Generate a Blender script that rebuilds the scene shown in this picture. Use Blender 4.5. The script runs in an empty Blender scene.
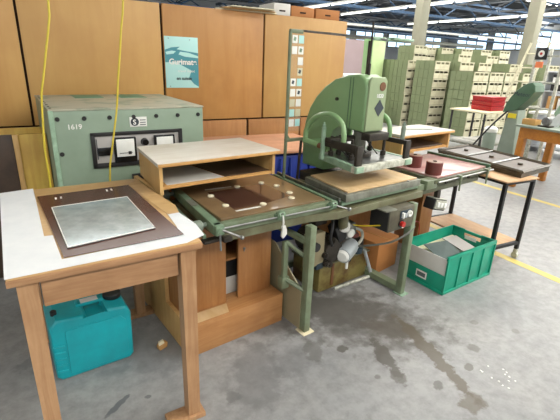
import bpy, bmesh, math, random
from mathutils import Vector, Matrix
random.seed(7)
R = math.radians
SC = bpy.context.scene
COL = SC.collection

# ------------------------------------------------------------------ frames
def frame(ox, oy, deg):
    return Matrix.Translation((ox, oy, 0)) @ Matrix.Rotation(R(deg), 4, 'Z')
W = frame(0, 0, 0)
B = frame(0.6257, 1.6540, 7.2)       # the welding bench line
T = frame(-0.15, 1.352, 2.28)        # the wooden table in front

# ------------------------------------------------------------------ materials
def lin(c):
    return tuple(((v/255)/12.92 if v/255 <= .04045 else ((v/255+.055)/1.055)**2.4) for v in c) + (1,)
MATS = {}
def nm(name):
    m = bpy.data.materials.new(name); m.use_nodes = True
    nt = m.node_tree; bs = nt.nodes['Principled BSDF']
    MATS[name] = m
    return m, nt, bs
def N(nt, t, **kw):
    n = nt.nodes.new(t)
    for k, v in kw.items():
        if k in n.inputs: n.inputs[k].default_value = v
        else: setattr(n, k, v)
    return n
def paint(name, c, c2=None, rough=.5, metal=0., scale=6., amt=.5, bump=.0, stretch=(1, 1, 1), lo=.35, hi=.7, coat=0., spec=.5):
    """base colour c with patches of c2"""
    m, nt, bs = nm(name)
    L = nt.links
    bs.inputs['Roughness'].default_value = rough
    bs.inputs['Metallic'].default_value = metal
    bs.inputs['Specular IOR Level'].default_value = spec
    bs.inputs['Coat Weight'].default_value = coat
    if c2 is None: c2 = tuple(max(0, v-18) for v in c)
    tc = N(nt, 'ShaderNodeTexCoord'); mp = N(nt, 'ShaderNodeMapping'); mp.inputs['Scale'].default_value = stretch
    L.new(tc.outputs['Object'], mp.inputs['Vector'])
    no = N(nt, 'ShaderNodeTexNoise', Scale=scale, Detail=6., Roughness=.62)
    L.new(mp.outputs[0], no.inputs['Vector'])
    mr = N(nt, 'ShaderNodeMapRange'); mr.inputs['From Min'].default_value = lo; mr.inputs['From Max'].default_value = hi
    mr.inputs['To Max'].default_value = amt
    L.new(no.outputs['Fac'], mr.inputs['Value'])
    mx = N(nt, 'ShaderNodeMix', data_type='RGBA')
    mx.inputs[6].default_value = lin(c); mx.inputs[7].default_value = lin(c2)
    L.new(mr.outputs[0], mx.inputs[0]); L.new(mx.outputs[2], bs.inputs['Base Color'])
    if bump:
        bp = N(nt, 'ShaderNodeBump', Strength=bump, Distance=.01)
        L.new(no.outputs['Fac'], bp.inputs['Height']); L.new(bp.outputs[0], bs.inputs['Normal'])
    return m
def wood(name, c1, c2, grain=(30, 30, 1.5), rough=.5, c3=None, dirt=.35, spec=.4, dscale=3.):
    m, nt, bs = nm(name); L = nt.links
    bs.inputs['Roughness'].default_value = rough
    bs.inputs['Specular IOR Level'].default_value = spec
    tc = N(nt, 'ShaderNodeTexCoord'); mp = N(nt, 'ShaderNodeMapping'); mp.inputs['Scale'].default_value = grain
    L.new(tc.outputs['Object'], mp.inputs['Vector'])
    no = N(nt, 'ShaderNodeTexNoise', Scale=1., Detail=5., Roughness=.6, Distortion=1.1)
    L.new(mp.outputs[0], no.inputs['Vector'])
    mr = N(nt, 'ShaderNodeMapRange'); mr.inputs['From Min'].default_value = .3; mr.inputs['From Max'].default_value = .7
    L.new(no.outputs['Fac'], mr.inputs['Value'])
    mx = N(nt, 'ShaderNodeMix', data_type='RGBA'); mx.inputs[6].default_value = lin(c1); mx.inputs[7].default_value = lin(c2)
    L.new(mr.outputs[0], mx.inputs[0])
    n2 = N(nt, 'ShaderNodeTexNoise', Scale=dscale, Detail=4., Roughness=.6)
    L.new(tc.outputs['Object'], n2.inputs['Vector'])
    m2 = N(nt, 'ShaderNodeMapRange'); m2.inputs['From Min'].default_value = .45; m2.inputs['From Max'].default_value = .75; m2.inputs['To Max'].default_value = dirt
    L.new(n2.outputs['Fac'], m2.inputs['Value'])
    mx2 = N(nt, 'ShaderNodeMix', data_type='RGBA'); mx2.inputs[7].default_value = lin(c3 or tuple(int(v*.6) for v in c2))
    L.new(m2.outputs[0], mx2.inputs[0]); L.new(mx.outputs[2], mx2.inputs[6]); L.new(mx2.outputs[2], bs.inputs['Base Color'])
    return m
def emit(name, c, s):
    m, nt, bs = nm(name)
    bs.inputs['Base Color'].default_value = lin(c)
    bs.inputs['Emission Color'].default_value = lin(c); bs.inputs['Emission Strength'].default_value = s
    return m

paint('gen_green', (136, 154, 134), (116, 134, 114), rough=.42, scale=3.5, amt=.6)
paint('gen_top', (172, 168, 148), (136, 146, 126), rough=.5, scale=5, amt=.9, lo=.5, hi=.6)
paint('press_green', (130, 162, 114), (114, 146, 100), rough=.32, scale=4, amt=.6)
paint('head_front_lit', (146, 160, 122), (120, 138, 104), rough=.4, scale=5, amt=.6)  # the press's own green, painted lighter and greyer for light on the front
paint('frame_green', (116, 130, 104), (94, 98, 72), rough=.42, scale=11, amt=.85)
paint('rail_green', (116, 142, 116), (88, 104, 80), rough=.38, scale=12, amt=.8)
paint('olive_beam', (112, 114, 86), (88, 80, 56), rough=.42, scale=10, amt=.9)
paint('locker_green', (186, 208, 150), (170, 192, 134), rough=.5, scale=4)
paint('pale_green', (150, 178, 152), (112, 138, 114), rough=.45, scale=18, amt=.9)
paint('alu', (196, 196, 182), (120, 120, 104), rough=.4, metal=.2, scale=22, amt=.9)
paint('steel', (158, 160, 158), (96, 94, 88), rough=.3, metal=.9, scale=18, amt=.7)
paint('steel_dull', (132, 134, 122), (86, 84, 70), rough=.42, metal=.3, scale=14, amt=.9)
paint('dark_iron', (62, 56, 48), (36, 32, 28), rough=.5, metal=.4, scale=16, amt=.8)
paint('black', (26, 26, 27), (44, 42, 40), rough=.5, scale=10, amt=.5)
paint('black_gloss', (18, 18, 20), (30, 30, 30), rough=.2, scale=10, amt=.5)
paint('grey_plate', (176, 172, 168), (160, 156, 150), rough=.4, scale=10)
paint('white', (228, 228, 222), (205, 205, 198), rough=.5, scale=10)
paint('white_paper', (220, 222, 222), (206, 210, 212), rough=.6, scale=8, amt=.8)
paint('cream_paper', (214, 204, 172), (196, 184, 150), rough=.6, scale=8)
paint('yellow', (226, 205, 40), (200, 178, 30), rough=.4, scale=20)
paint('red', (170, 24, 30), (140, 18, 24), rough=.35, scale=8)
paint('red_small', (176, 40, 30), rough=.4)
paint('cable_grey', (92, 92, 84), rough=.5)
paint('teal_jug', (10, 160, 170), (34, 130, 136), rough=.38, scale=7, amt=.55)
paint('bin_green', (22, 150, 120), (16, 124, 98), rough=.42, scale=6, amt=.6)
paint('blue_sheet', (34, 62, 158), (24, 44, 124), rough=.5, scale=8, amt=.8, stretch=(1, 1, .3))
paint('roll_brown', (104, 48, 40), (84, 36, 32), rough=.45, scale=12, stretch=(1, 1, 8))
paint('roll_end', (150, 122, 104), (120, 84, 72), rough=.5, scale=20)
paint('pink_board', (204, 166, 158), (176, 122, 122), rough=.22, scale=3.2, amt=.8, lo=.45, hi=.65)
paint('tray_board', (128, 104, 74), (98, 76, 54), rough=.28, scale=7, amt=.8, coat=.3)
paint('dark_sheet', (74, 50, 42), (62, 42, 34), rough=.16, scale=6, coat=.5)
paint('brown_film', (74, 42, 32), (64, 36, 28), rough=.2, scale=5, spec=.1)
paint('mirror_plate', (150, 164, 168), (112, 128, 132), rough=.16, metal=.3, scale=14, amt=.9)
paint('cardboard', (176, 116, 62), (150, 94, 46), rough=.7, scale=5)
paint('cardboard_light', (184, 140, 84), (166, 122, 70), rough=.7, scale=5)
paint('corr_grey', (206, 204, 198), (186, 182, 172), rough=.6, scale=6)
paint('slate', (96, 108, 106), (76, 88, 88), rough=.3, scale=8)
paint('tank_olive', (124, 112, 62), (88, 62, 30), rough=.4, scale=8, amt=1., lo=.42, hi=.6)
paint('bin_side', (126, 136, 100), (112, 124, 90), rough=.5, scale=6)
paint('bin_front', (200, 196, 168), (178, 172, 144), rough=.5, scale=6)
paint('bin_lining', (120, 118, 92), (100, 98, 78), rough=.6, scale=6)
paint('pillar', (142, 140, 122), (126, 124, 106), rough=.6, scale=3)
paint('truss_blue', (38, 68, 96), (30, 52, 76), rough=.5, scale=6)
paint('roof_dark', (58, 58, 58), (40, 40, 42), rough=.8, scale=1.5, amt=.9)
paint('truss_dark', (70, 74, 78), (50, 52, 56), rough=.7, scale=3)
paint('mauve_wall', (150, 132, 134), (136, 120, 122), rough=.8, scale=1.5)
paint('far_wall', (176, 180, 182), (156, 160, 164), rough=.8, scale=1.)
paint('side_plate', (140, 130, 102), (120, 110, 82), rough=.5, scale=5)
paint('box_dirty', (92, 88, 70), (60, 54, 42), rough=.45, scale=12, amt=.8)
paint('skid_grey', (120, 126, 114), (90, 92, 80), rough=.5, scale=10)
paint('orange_cloth', (232, 132, 84), (214, 108, 64), rough=.7, scale=4)
paint('dark_green', (74, 104, 78), (62, 88, 66), rough=.4, scale=6)
paint('grey_green', (132, 144, 130), (112, 124, 110), rough=.45, scale=6)
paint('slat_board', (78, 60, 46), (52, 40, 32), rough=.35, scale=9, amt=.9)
paint('emblem_brown', (110, 70, 40), rough=.5)
paint('floor_yellow', (206, 184, 96), (180, 166, 110), rough=.6, scale=9, amt=.8)
paint('bar_white', (208, 208, 192), (140, 140, 122), rough=.4, metal=.1, scale=24, amt=.9)
paint('pad_cream', (226, 218, 190), (206, 196, 164), rough=.6, scale=30)
paint('patch_green', (84, 132, 106), (76, 118, 96), rough=.45, scale=9)
paint('leg_black', (16, 16, 17), (28, 27, 26), rough=.6, scale=10)
paint('dark_olive', (92, 98, 74), (66, 62, 42), rough=.4, scale=11, amt=.9)
paint('tray_brown', (84, 74, 56), (54, 46, 34), rough=.45, scale=14, amt=.9)
paint('cable_yellow', (204, 184, 56), (186, 164, 48), rough=.45, scale=20)
paint('ink', (52, 60, 66), rough=.6)
paint('poster_teal', (70, 140, 150), (60, 124, 138), rough=.5, scale=8)
paint('poster_pale', (168, 214, 210), (184, 220, 212), rough=.5, scale=5)
paint('motor_grey', (170, 176, 178), (120, 124, 122), rough=.35, scale=12)
paint('seam_dark', (48, 32, 20), rough=.9)
paint('blue_black', (40, 56, 66), rough=.4)

wood('ply_wall', (184, 136, 78), (172, 122, 66), grain=(7, 7, .9), rough=.42, c3=(140, 92, 54), dirt=.5, dscale=1.6)
wood('ply_wall_pale', (192, 152, 92), (182, 140, 82), grain=(7, 7, .9), rough=.45, c3=(160, 112, 62), dirt=.4, dscale=1.6)
wood('ply_lower', (176, 124, 70), (150, 98, 52), grain=(10, 10, 1.2), rough=.45, c3=(112, 70, 36), dirt=.5, dscale=2.)
wood('table_wood', (176, 136, 98), (150, 110, 76), grain=(4, 40, 40), rough=.5, c3=(110, 70, 44), dirt=.4, dscale=5)
wood('leg_wood', (180, 142, 104), (156, 116, 80), grain=(40, 40, 3), rough=.5, c3=(110, 70, 44), dirt=.4, dscale=5)
wood('table_top', (198, 164, 112), (182, 144, 94), grain=(4, 30, 30), rough=.5, c3=(150, 110, 70), dirt=.3)
wood('cab_wood', (172, 122, 74), (152, 102, 58), grain=(30, 30, 2.5), rough=.38, c3=(120, 66, 32), dirt=.45, dscale=4)
wood('plinth_wood', (182, 134, 86), (162, 112, 66), grain=(3, 26, 26), rough=.42, c3=(120, 74, 42), dirt=.4, dscale=4)
wood('light_ply', (206, 170, 112), (190, 150, 92), grain=(26, 26, 2.5), rough=.5, c3=(150, 108, 64), dirt=.35)
wood('edge_ply', (204, 160, 98), (178, 130, 72), grain=(3, 40, 40), rough=.5, c3=(140, 92, 52), dirt=.4, dscale=8)
wood('white_top', (206, 202, 192), (192, 184, 170), grain=(3, 18, 18), rough=.4, c3=(176, 158, 132), dirt=.4, dscale=4)
wood('platen_board', (206, 178, 136), (194, 162, 116), grain=(14, 3, 14), rough=.55, c3=(158, 128, 88), dirt=.4, dscale=5)
wood('crate_wood', (208, 176, 84), (186, 146, 66), grain=(18, 18, 1.6), rough=.5, c3=(140, 92, 48), dirt=.4)
wood('orange_table', (190, 124, 44), (168, 104, 36), grain=(3, 20, 20), rough=.4)
wood('shelf_board', (204, 166, 126), (186, 146, 106), grain=(20, 3, 20), rough=.55)
wood('pink_ply', (212, 160, 128), (196, 142, 110), grain=(5, 20, 20), rough=.55)
emit('tube_light', (236, 240, 236), 3.)
emit('sky_window', (196, 222, 246), 1.5)
emit('skylight_fill', (252, 250, 244), 8.2)

def pane_mat():
    m, nt, bs = nm('clear_plastic')
    bs.inputs['Base Color'].default_value = (.9, .95, .95, 1); bs.inputs['Roughness'].default_value = .08
    bs.inputs['Transmission Weight'].default_value = .9; bs.inputs['IOR'].default_value = 1.2
    bs.inputs['Alpha'].default_value = .35
pane_mat()

def floor_mat():
    m, nt, bs = nm('concrete'); L = nt.links
    tc = N(nt, 'ShaderNodeTexCoord')
    a = N(nt, 'ShaderNodeTexNoise', Scale=1.1, Detail=8., Roughness=.65); L.new(tc.outputs['Object'], a.inputs['Vector'])
    b = N(nt, 'ShaderNodeTexNoise', Scale=14., Detail=6., Roughness=.7); L.new(tc.outputs['Object'], b.inputs['Vector'])
    r = N(nt, 'ShaderNodeValToRGB'); r.color_ramp.elements[0].position = .3; r.color_ramp.elements[0].color = lin((136, 137, 138))
    r.color_ramp.elements[1].position = .7; r.color_ramp.elements[1].color = lin((158, 156, 153))
    L.new(a.outputs['Fac'], r.inputs[0])
    mx = N(nt, 'ShaderNodeMix', data_type='RGBA', blend_type='MULTIPLY'); mx.inputs[0].default_value = .8
    r2 = N(nt, 'ShaderNodeValToRGB'); r2.color_ramp.elements[0].position = .3; r2.color_ramp.elements[0].color = (.6, .6, .6, 1)
    r2.color_ramp.elements[1].position = .6; r2.color_ramp.elements[1].color = (1, 1, 1, 1)
    L.new(b.outputs['Fac'], r2.inputs[0]); L.new(r.outputs[0], mx.inputs[6]); L.new(r2.outputs[0], mx.inputs[7])
    cur = mx.outputs[2]
    # oil and water stains: x, y, rx, ry, angle, strength, colour
    stains = [(1.54, 1.72, .62, .34, -50, .62, (78, 74, 68)), (1.50, 1.78, .40, .20, -40, .5, (58, 54, 48)), (1.68, 1.47, .20, .11, -55, .7, (86, 80, 72)),
              (1.72, 1.19, .055, .44, -13.5, .9, (92, 84, 72)), (1.47, 1.30, .05, .22, -15, .85, (84, 80, 74)),
              (1.42, 1.14, .05, .07, 0, .7, (88, 84, 78)), (1.20, 1.9, .36, .2, 10, .5, (86, 84, 80)),
              (1.30, 1.46, .05, .04, 0, .8, (80, 76, 70)), (1.56, 1.02, .05, .03, 30, .7, (84, 80, 76)),
              (1.81, 1.03, .045, .028, 20, .8, (98, 94, 88)), (.15, 1.62, .09, .018, 38, .85, (88, 90, 94)),
              (.27, 1.60, .02, .015, 0, .8, (96, 98, 100)), (.36, 1.95, .3, .25, 0, .45, (96, 98, 102)), (1.0, 1.5, .16, .12, 20, .42, (98, 98, 98)),
              (.78, 1.50, .16, .26, -30, .5, (98, 98, 98)), (1.95, 1.45, .12, .05, 40, .35, (120, 118, 114)),
              (-.2, 2.1, .1, .06, 20, .5, (104, 106, 110)), (2.9, 1.35, .5, .06, 35, .25, (120, 118, 116)),
              (2.5, 1.2, .4, .05, 38, .25, (120, 118, 116)), (1.5, .78, .06, .05, 0, .4, (104, 102, 100)), (1.62, .86, .11, .07, 10, .75, (92, 84, 72)), (1.98, 1.12, .05, .04, 0, .6, (96, 92, 86)),
              (1.15, 1.52, .12, .07, 30, .55, (92, 90, 86)), (2.2, 1.28, .035, .03, 0, .5, (104, 100, 94)), (1.32, 1.2, .035, .03, 0, .6, (88, 84, 80)), (2.35, 1.1, .03, .03, 0, .5, (104, 100, 94)), (.62, 1.42, .05, .04, 0, .5, (96, 96, 96))]
    wn = N(nt, 'ShaderNodeTexNoise', Scale=11., Detail=5., Roughness=.6); L.new(tc.outputs['Object'], wn.inputs['Vector'])
    rough = None
    for (x, y, rx, ry, ang, st, c) in stains:
        mp = N(nt, 'ShaderNodeMapping', vector_type='TEXTURE')
        mp.inputs['Location'].default_value = (x, y, 0); mp.inputs['Rotation'].default_value = (0, 0, R(ang)); mp.inputs['Scale'].default_value = (rx, ry, 1)
        L.new(tc.outputs['Object'], mp.inputs['Vector'])
        ln = N(nt, 'ShaderNodeVectorMath', operation='LENGTH'); L.new(mp.outputs[0], ln.inputs[0])
        ad = N(nt, 'ShaderNodeMath', operation='MULTIPLY_ADD'); L.new(wn.outputs['Fac'], ad.inputs[0]); ad.inputs[1].default_value = 2.2
        L.new(ln.outputs['Value'], ad.inputs[2])
        mr = N(nt, 'ShaderNodeMapRange'); mr.inputs['From Min'].default_value = 1.75; mr.inputs['From Max'].default_value = 2.2 if rx > .15 and ry > .1 else 1.95
        mr.inputs['To Min'].default_value = st; mr.inputs['To Max'].default_value = 0
        L.new(ad.outputs[0], mr.inputs['Value'])
        k = N(nt, 'ShaderNodeMix', data_type='RGBA'); L.new(mr.outputs[0], k.inputs[0]); L.new(cur, k.inputs[6]); k.inputs[7].default_value = lin(c)
        cur = k.outputs[2]
    L.new(cur, bs.inputs['Base Color'])
    rr = N(nt, 'ShaderNodeMapRange'); rr.inputs['To Min'].default_value = .26; rr.inputs['To Max'].default_value = .6
    L.new(a.outputs['Fac'], rr.inputs['Value']); L.new(rr.outputs[0], bs.inputs['Roughness'])
    bs.inputs['Specular IOR Level'].default_value = .4
    bp = N(nt, 'ShaderNodeBump', Strength=.12, Distance=.004); L.new(b.outputs['Fac'], bp.inputs['Height']); L.new(bp.outputs[0], bs.inputs['Normal'])
floor_mat()

# ------------------------------------------------------------------ mesh helper
class MB:
    def __init__(s): s.bm = bmesh.new()
    def _rot(s, vs, rot):
        if rot:
            axis, deg, piv = rot; piv = Vector(piv)
            bmesh.ops.rotate(s.bm, verts=vs, cent=piv, matrix=Matrix.Rotation(R(deg), 3, axis))
    def box(s, x0, x1, y0, y1, z0, z1, bev=.003, rot=None):
        r = bmesh.ops.create_cube(s.bm, size=1.); vs = r['verts']
        for v in vs:
            v.co = Vector(((x0+x1)/2+v.co.x*(x1-x0), (y0+y1)/2+v.co.y*(y1-y0), (z0+z1)/2+v.co.z*(z1-z0)))
        bev = min(bev, .3*min(abs(x1-x0), abs(y1-y0), abs(z1-z0)))
        if bev > 0:
            es = list({e for v in vs for e in v.link_edges})
            rr = bmesh.ops.bevel(s.bm, geom=es, offset=bev, segments=2, affect='EDGES', profile=.5)
            vs = list({v for f in rr['faces'] for v in f.verts} | {v for v in vs if v.is_valid})
        s._rot(vs, rot); return s
    def cyl(s, p0, p1, r0, r1=None, seg=20):
        p0, p1 = Vector(p0), Vector(p1); r1 = r0 if r1 is None else r1
        d = p1-p0; q = d.to_track_quat('Z', 'Y').to_matrix().to_4x4()
        bmesh.ops.create_cone(s.bm, cap_ends=True, segments=seg, radius1=r0, radius2=r1, depth=d.length, matrix=Matrix.Translation((p0+p1)/2) @ q)
        return s
    def ball(s, c, r, sc=(1, 1, 1), seg=16):
        bmesh.ops.create_uvsphere(s.bm, u_segments=seg, v_segments=seg//2+2, radius=r, matrix=Matrix.Translation(c) @ Matrix.Diagonal((*sc, 1)))
        return s
    def tube(s, pts, r, seg=10, smooth=3, rads=None):
        P = [Vector(p) for p in pts]
        if smooth and len(P) > 2:
            out = []; rr = []
            for i in range(len(P)-1):
                a, b, c, d = P[max(i-1, 0)], P[i], P[i+1], P[min(i+2, len(P)-1)]
                for k in range(smooth):
                    t = k/smooth
                    out.append(.5*((2*b)+(-a+c)*t+(2*a-5*b+4*c-d)*t*t+(-a+3*b-3*c+d)*t**3))
            out.append(P[-1]); P = out
        rings = []; up = None
        for i, p in enumerate(P):
            d = (P[min(i+1, len(P)-1)]-P[max(i-1, 0)]).normalized()
            if up is None:
                up = Vector((0, 0, 1)) if abs(d.z) < .9 else Vector((1, 0, 0))
            x = d.cross(up).normalized(); up = x.cross(d).normalized()
            rings.append([s.bm.verts.new(p+r*(math.cos(2*math.pi*k/seg)*x+math.sin(2*math.pi*k/seg)*up)) for k in range(seg)])
        for a, b in zip(rings, rings[1:]):
            for k in range(seg): s.bm.faces.new((a[k], a[(k+1) % seg], b[(k+1) % seg], b[k]))
        s.bm.faces.new(rings[0][::-1]); s.bm.faces.new(rings[-1])
        return s
    def prism(s, poly, axis, a, b, bev=0., rot=None):
        """poly in the two other axes (in order x,y,z without axis), extruded a..b along axis"""
        def P(u, v, w): return Vector((w, u, v)) if axis == 'x' else Vector((u, w, v)) if axis == 'y' else Vector((u, v, w))
        A = [s.bm.verts.new(P(u, v, a)) for u, v in poly]; Bv = [s.bm.verts.new(P(u, v, b)) for u, v in poly]
        n = len(poly); fs = [s.bm.faces.new(A[::-1]), s.bm.faces.new(Bv)]
        for i in range(n): fs.append(s.bm.faces.new((A[i], A[(i+1) % n], Bv[(i+1) % n], Bv[i])))
        vs = A+Bv
        if bev:
            es = [e for e in fs[0].edges]+[e for e in fs[1].edges]
            rr = bmesh.ops.bevel(s.bm, geom=es, offset=bev, segments=4, affect='EDGES', profile=.5, clamp_overlap=True)
            vs = list({v for f in rr['faces'] for v in f.verts})
        s._rot(vs, rot); return s
    def lathe(s, prof, c, seg=24, axis='z'):
        rings = []
        for (r, h) in prof:
            ring = []
            for k in range(seg):
                a = 2*math.pi*k/seg; u, v = r*math.cos(a), r*math.sin(a)
                p = Vector((u, v, h)) if axis == 'z' else Vector((h, u, v)) if axis == 'x' else Vector((u, h, v))
                ring.append(s.bm.verts.new(Vector(c)+p))
            rings.append(ring)
        for a, b in zip(rings, rings[1:]):
            for k in range(seg): s.bm.faces.new((a[k], a[(k+1) % seg], b[(k+1) % seg], b[k]))
        s.bm.faces.new(rings[0][::-1]); s.bm.faces.new(rings[-1]); return s
    def sheet(s, poly, z, t=.0012, zs=None):
        """thin flat sheet with thickness; zs optional height of each corner"""
        zs = zs or [z]*len(poly)
        A = [s.bm.verts.new((x, y, q)) for (x, y), q in zip(poly, zs)]; Bv = [s.bm.verts.new((x, y, q+t)) for (x, y), q in zip(poly, zs)]
        n = len(poly); s.bm.faces.new(A[::-1]); s.bm.faces.new(Bv)
        for i in range(n): s.bm.faces.new((A[i], A[(i+1) % n], Bv[(i+1) % n], Bv[i]))
        return s
    def wallbox(s, x0, x1, y0, y1, z0, z1, t, top=True):
        """open box: four walls and a bottom of thickness t"""
        s.box(x0, x1, y0, y1, z0, z0+t, .002)
        s.box(x0, x0+t, y0, y1, z0+t, z1, .002); s.box(x1-t, x1, y0, y1, z0+t, z1, .002)
        s.box(x0+t, x1-t, y0, y0+t, z0+t, z1, .002); s.box(x0+t, x1-t, y1-t, y1, z0+t, z1, .002); return s
    def mesh(s, name, mat, base=(0, 0, 0), ang=.6):
        bmesh.ops.recalc_face_normals(s.bm, faces=s.bm.faces)
        bmesh.ops.translate(s.bm, verts=s.bm.verts, vec=-Vector(base))
        me = bpy.data.meshes.new(name); s.bm.to_mesh(me); s.bm.free()
        me.materials.append(MATS[mat])
        me.polygons.foreach_set('use_smooth', [True]*len(me.polygons))
        me.set_sharp_from_angle(angle=ang)
        return me

class Thing:
    """an Empty at the base of the thing, parts given in the coordinates of its frame"""
    def __init__(s, name, label, cat, fr=W, base=(0, 0, 0), group=None):
        s.fr, s.base = fr, Vector(base)
        s.o = bpy.data.objects.new(name, None); COL.objects.link(s.o); s.o.empty_display_size = .1
        s.o.matrix_world = fr @ Matrix.Translation(base)
        s.o['label'] = label; s.o['category'] = cat
        if group: s.o['group'] = group
    def part(s, name, mb, mat, parent=None, label=None, ang=.6, kind=None):
        o = bpy.data.objects.new(name, mb.mesh(name, mat, s.base, ang)); COL.objects.link(o)
        o.parent = parent or s.o
        if label: o['label'] = label
        if kind: o['kind'] = kind
        return o
def single(name, mb, mat, label, cat, fr=W, base=(0, 0, 0), group=None, kind=None, ang=.6):
    o = bpy.data.objects.new(name, mb.mesh(name, mat, base, ang)); COL.objects.link(o)
    o.matrix_world = fr @ Matrix.Translation(base)
    if label: o['label'] = label
    if cat: o['category'] = cat
    if group: o['group'] = group
    if kind: o['kind'] = kind
    return o
def struct(name, mb, mat, parent=None, fr=W, base=(0, 0, 0), label=None):
    o = bpy.data.objects.new(name, mb.mesh(name, mat, base)); COL.objects.link(o)
    if parent: o.parent = parent
    else:
        o.matrix_world = fr @ Matrix.Translation(base); o['kind'] = 'structure'
    if label: o['label'] = label
    return o
def copy_tree(o, parent=None):
    c = o.copy(); COL.objects.link(c)
    if parent: c.parent = parent
    for ch in list(o.children): copy_tree(ch, c)
    return c
def text_mb(body, size, p, xdir, ydir, thick=.0006, bold=0.):
    """lettering as a mesh: p = lower left corner, xdir / ydir the directions of line and cap height"""
    cu = bpy.data.curves.new('lettering', 'FONT'); cu.body = body; cu.size = size; cu.extrude = thick; cu.offset = bold
    o = bpy.data.objects.new('lettering', cu); COL.objects.link(o)
    bpy.context.view_layer.update()
    me = o.to_mesh(); mb = MB(); mb.bm.from_mesh(me); o.to_mesh_clear(); bpy.data.objects.remove(o)
    X, Y = Vector(xdir).normalized(), Vector(ydir).normalized(); Z = X.cross(Y)
    M = Matrix((X, Y, Z)).transposed().to_4x4(); M.translation = Vector(p)
    bmesh.ops.transform(mb.bm, matrix=M, verts=mb.bm.verts)
    return mb

# ================================================================== SETTING
f = MB(); f.box(-9, 36, -7, 30, -.1, 0, 0); fl = struct('floor', f, 'concrete')
# painted lines belong to the floor
for (a, b, c, d) in ((3.24, 3.32, -2, 5.1), (5.15, 5.23, -2, 5.1), (3.32, 5.15, 5.02, 5.1)):
    struct('yellow_floor_line', MB().box(a, b, c, d, 0, .0015, 0), 'floor_yellow', parent=fl)
# plywood partition
w = MB(); w.box(-2.96, -.038, 3.9, 3.93, .93, 1.915, .002); wl = struct('wall_back', w, 'ply_wall_pale')
struct('wall_panel', MB().box(-.02, 1.03, 3.9, 3.93, .93, 1.915, .002), 'ply_wall_pale', parent=wl)
struct('wall_panel', MB().box(1.05, 2.03, 3.9, 3.93, .93, 1.915, .002), 'ply_wall', parent=wl)
struct('wall_panel', MB().box(2.05, 3.05, 3.9, 3.93, .93, 1.915, .002), 'ply_wall_pale', parent=wl)
struct('wall_backing', MB().box(-2.96, 3.04, 3.93, 3.96, 0, 1.90, 0), 'seam_dark', parent=wl)
for a, b in ((-2.96, -1.0), (-.98, -.02), (0, 1.03), (1.05, 1.86), (1.885, 2.5), (2.52, 3.05)):
    struct('lower_panel', MB().box(a, b, 3.9, 3.93, 0, .915, .002), 'ply_lower', parent=wl)
# far walls, rear low wall
rw = struct('wall_rear', MB().box(3.4, 11.2, 12, 12.15, 0, 2.25, 0), 'mauve_wall')
wr = struct('wall_right', MB().box(35.8, 36, -7, 30, 0, 5.2, 0), 'far_wall')
wf = struct('wall_far', MB().box(-9, 36, 29.8, 30, 0, 5.2, 0), 'far_wall')
for i in range(9):
    y0 = -5+i*3.8
    fr_ = MB().box(35.7, 35.8, y0, y0+3.3, 3.0, 3.1, 0).box(35.7, 35.8, y0, y0+3.3, 4.4, 4.5, 0)
    for k in range(4): fr_.box(35.7, 35.8, y0+k*1.07, y0+k*1.07+.09, 3.1, 4.4, 0)
    wo = struct('window_%d' % (i+1), fr_, 'pillar')
    struct('pane', MB().box(35.76, 35.79, y0+.05, y0+3.25, 3.1, 4.4, 0), 'sky_window', parent=wo)
for i in range(9):
    x0 = 2+i*3.7
    fr_ = MB().box(x0, x0+3.2, 29.7, 29.8, 2.9, 3.0, 0).box(x0, x0+3.2, 29.7, 29.8, 4.2, 4.3, 0)
    for k in range(4): fr_.box(x0+k*1.04, x0+k*1.04+.09, 29.7, 29.8, 3.0, 4.2, 0)
    wo = struct('window_%d' % (i+10), fr_, 'pillar')
    struct('pane', MB().box(x0+.05, x0+3.15, 29.76, 29.79, 3.0, 4.2, 0), 'sky_window', parent=wo)
# roof: dark sheets between skylight strips that run along x; near ones unseen, added to light the foreground
ce = struct('ceiling', MB().box(-9, 36, -7, 30, 5.26, 5.34, 0), 'roof_dark')
for (a, b, x0, x1) in ((-5, -3.2, -9, 36), (-.6, 1.2, 2.5, 36), (4.4, 6.2, 5.5, 36), (9.2, 11.4, -4, 36), (14.6, 16, 4, 36), (20.4, 21, 6, 36)):
    struct('skylight_fill', MB().box(x0, x1, a, b, 5.22, 5.255, 0), 'skylight_fill', parent=ce)

# trusses along x (blue), purlins along y
def truss(y, mat, name, label, z0=3.85, z1=4.75, x0=-2, x1=35, step=1.5):
    t = Thing(name, label, 'roof truss', base=(x0, y, z0), group=None)
    t.part('bottom_chord', MB().box(x0, x1, y-.05, y+.05, z0, z0+.12, 0), mat)
    t.part('top_chord', MB().box(x0, x1, y-.05, y+.05, z1-.1, z1, 0), mat)
    mb = MB(); x = x0; k = 0
    while x < x1-step:
        a, b = ((x, y, z0+.06), (x+step, y, z1-.06)) if k % 2 == 0 else ((x, y, z1-.06), (x+step, y, z0+.06))
        mb.tube([a, b], .035, seg=6, smooth=0); x += step; k += 1
    t.part('web', mb, mat)
    return t
for i, y in enumerate((13.4, 16.4, 19.6, 22.8, 26)):
    nth = ('nearest', 'second nearest', 'middle', 'second farthest', 'farthest')[i]
    truss(y, 'truss_blue' if i != 2 else 'truss_dark', 'roof_truss', '%s steel lattice roof truss of the five crossing the hall, %s' % (nth, 'blue' if i != 2 else 'dark grey'))
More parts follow.
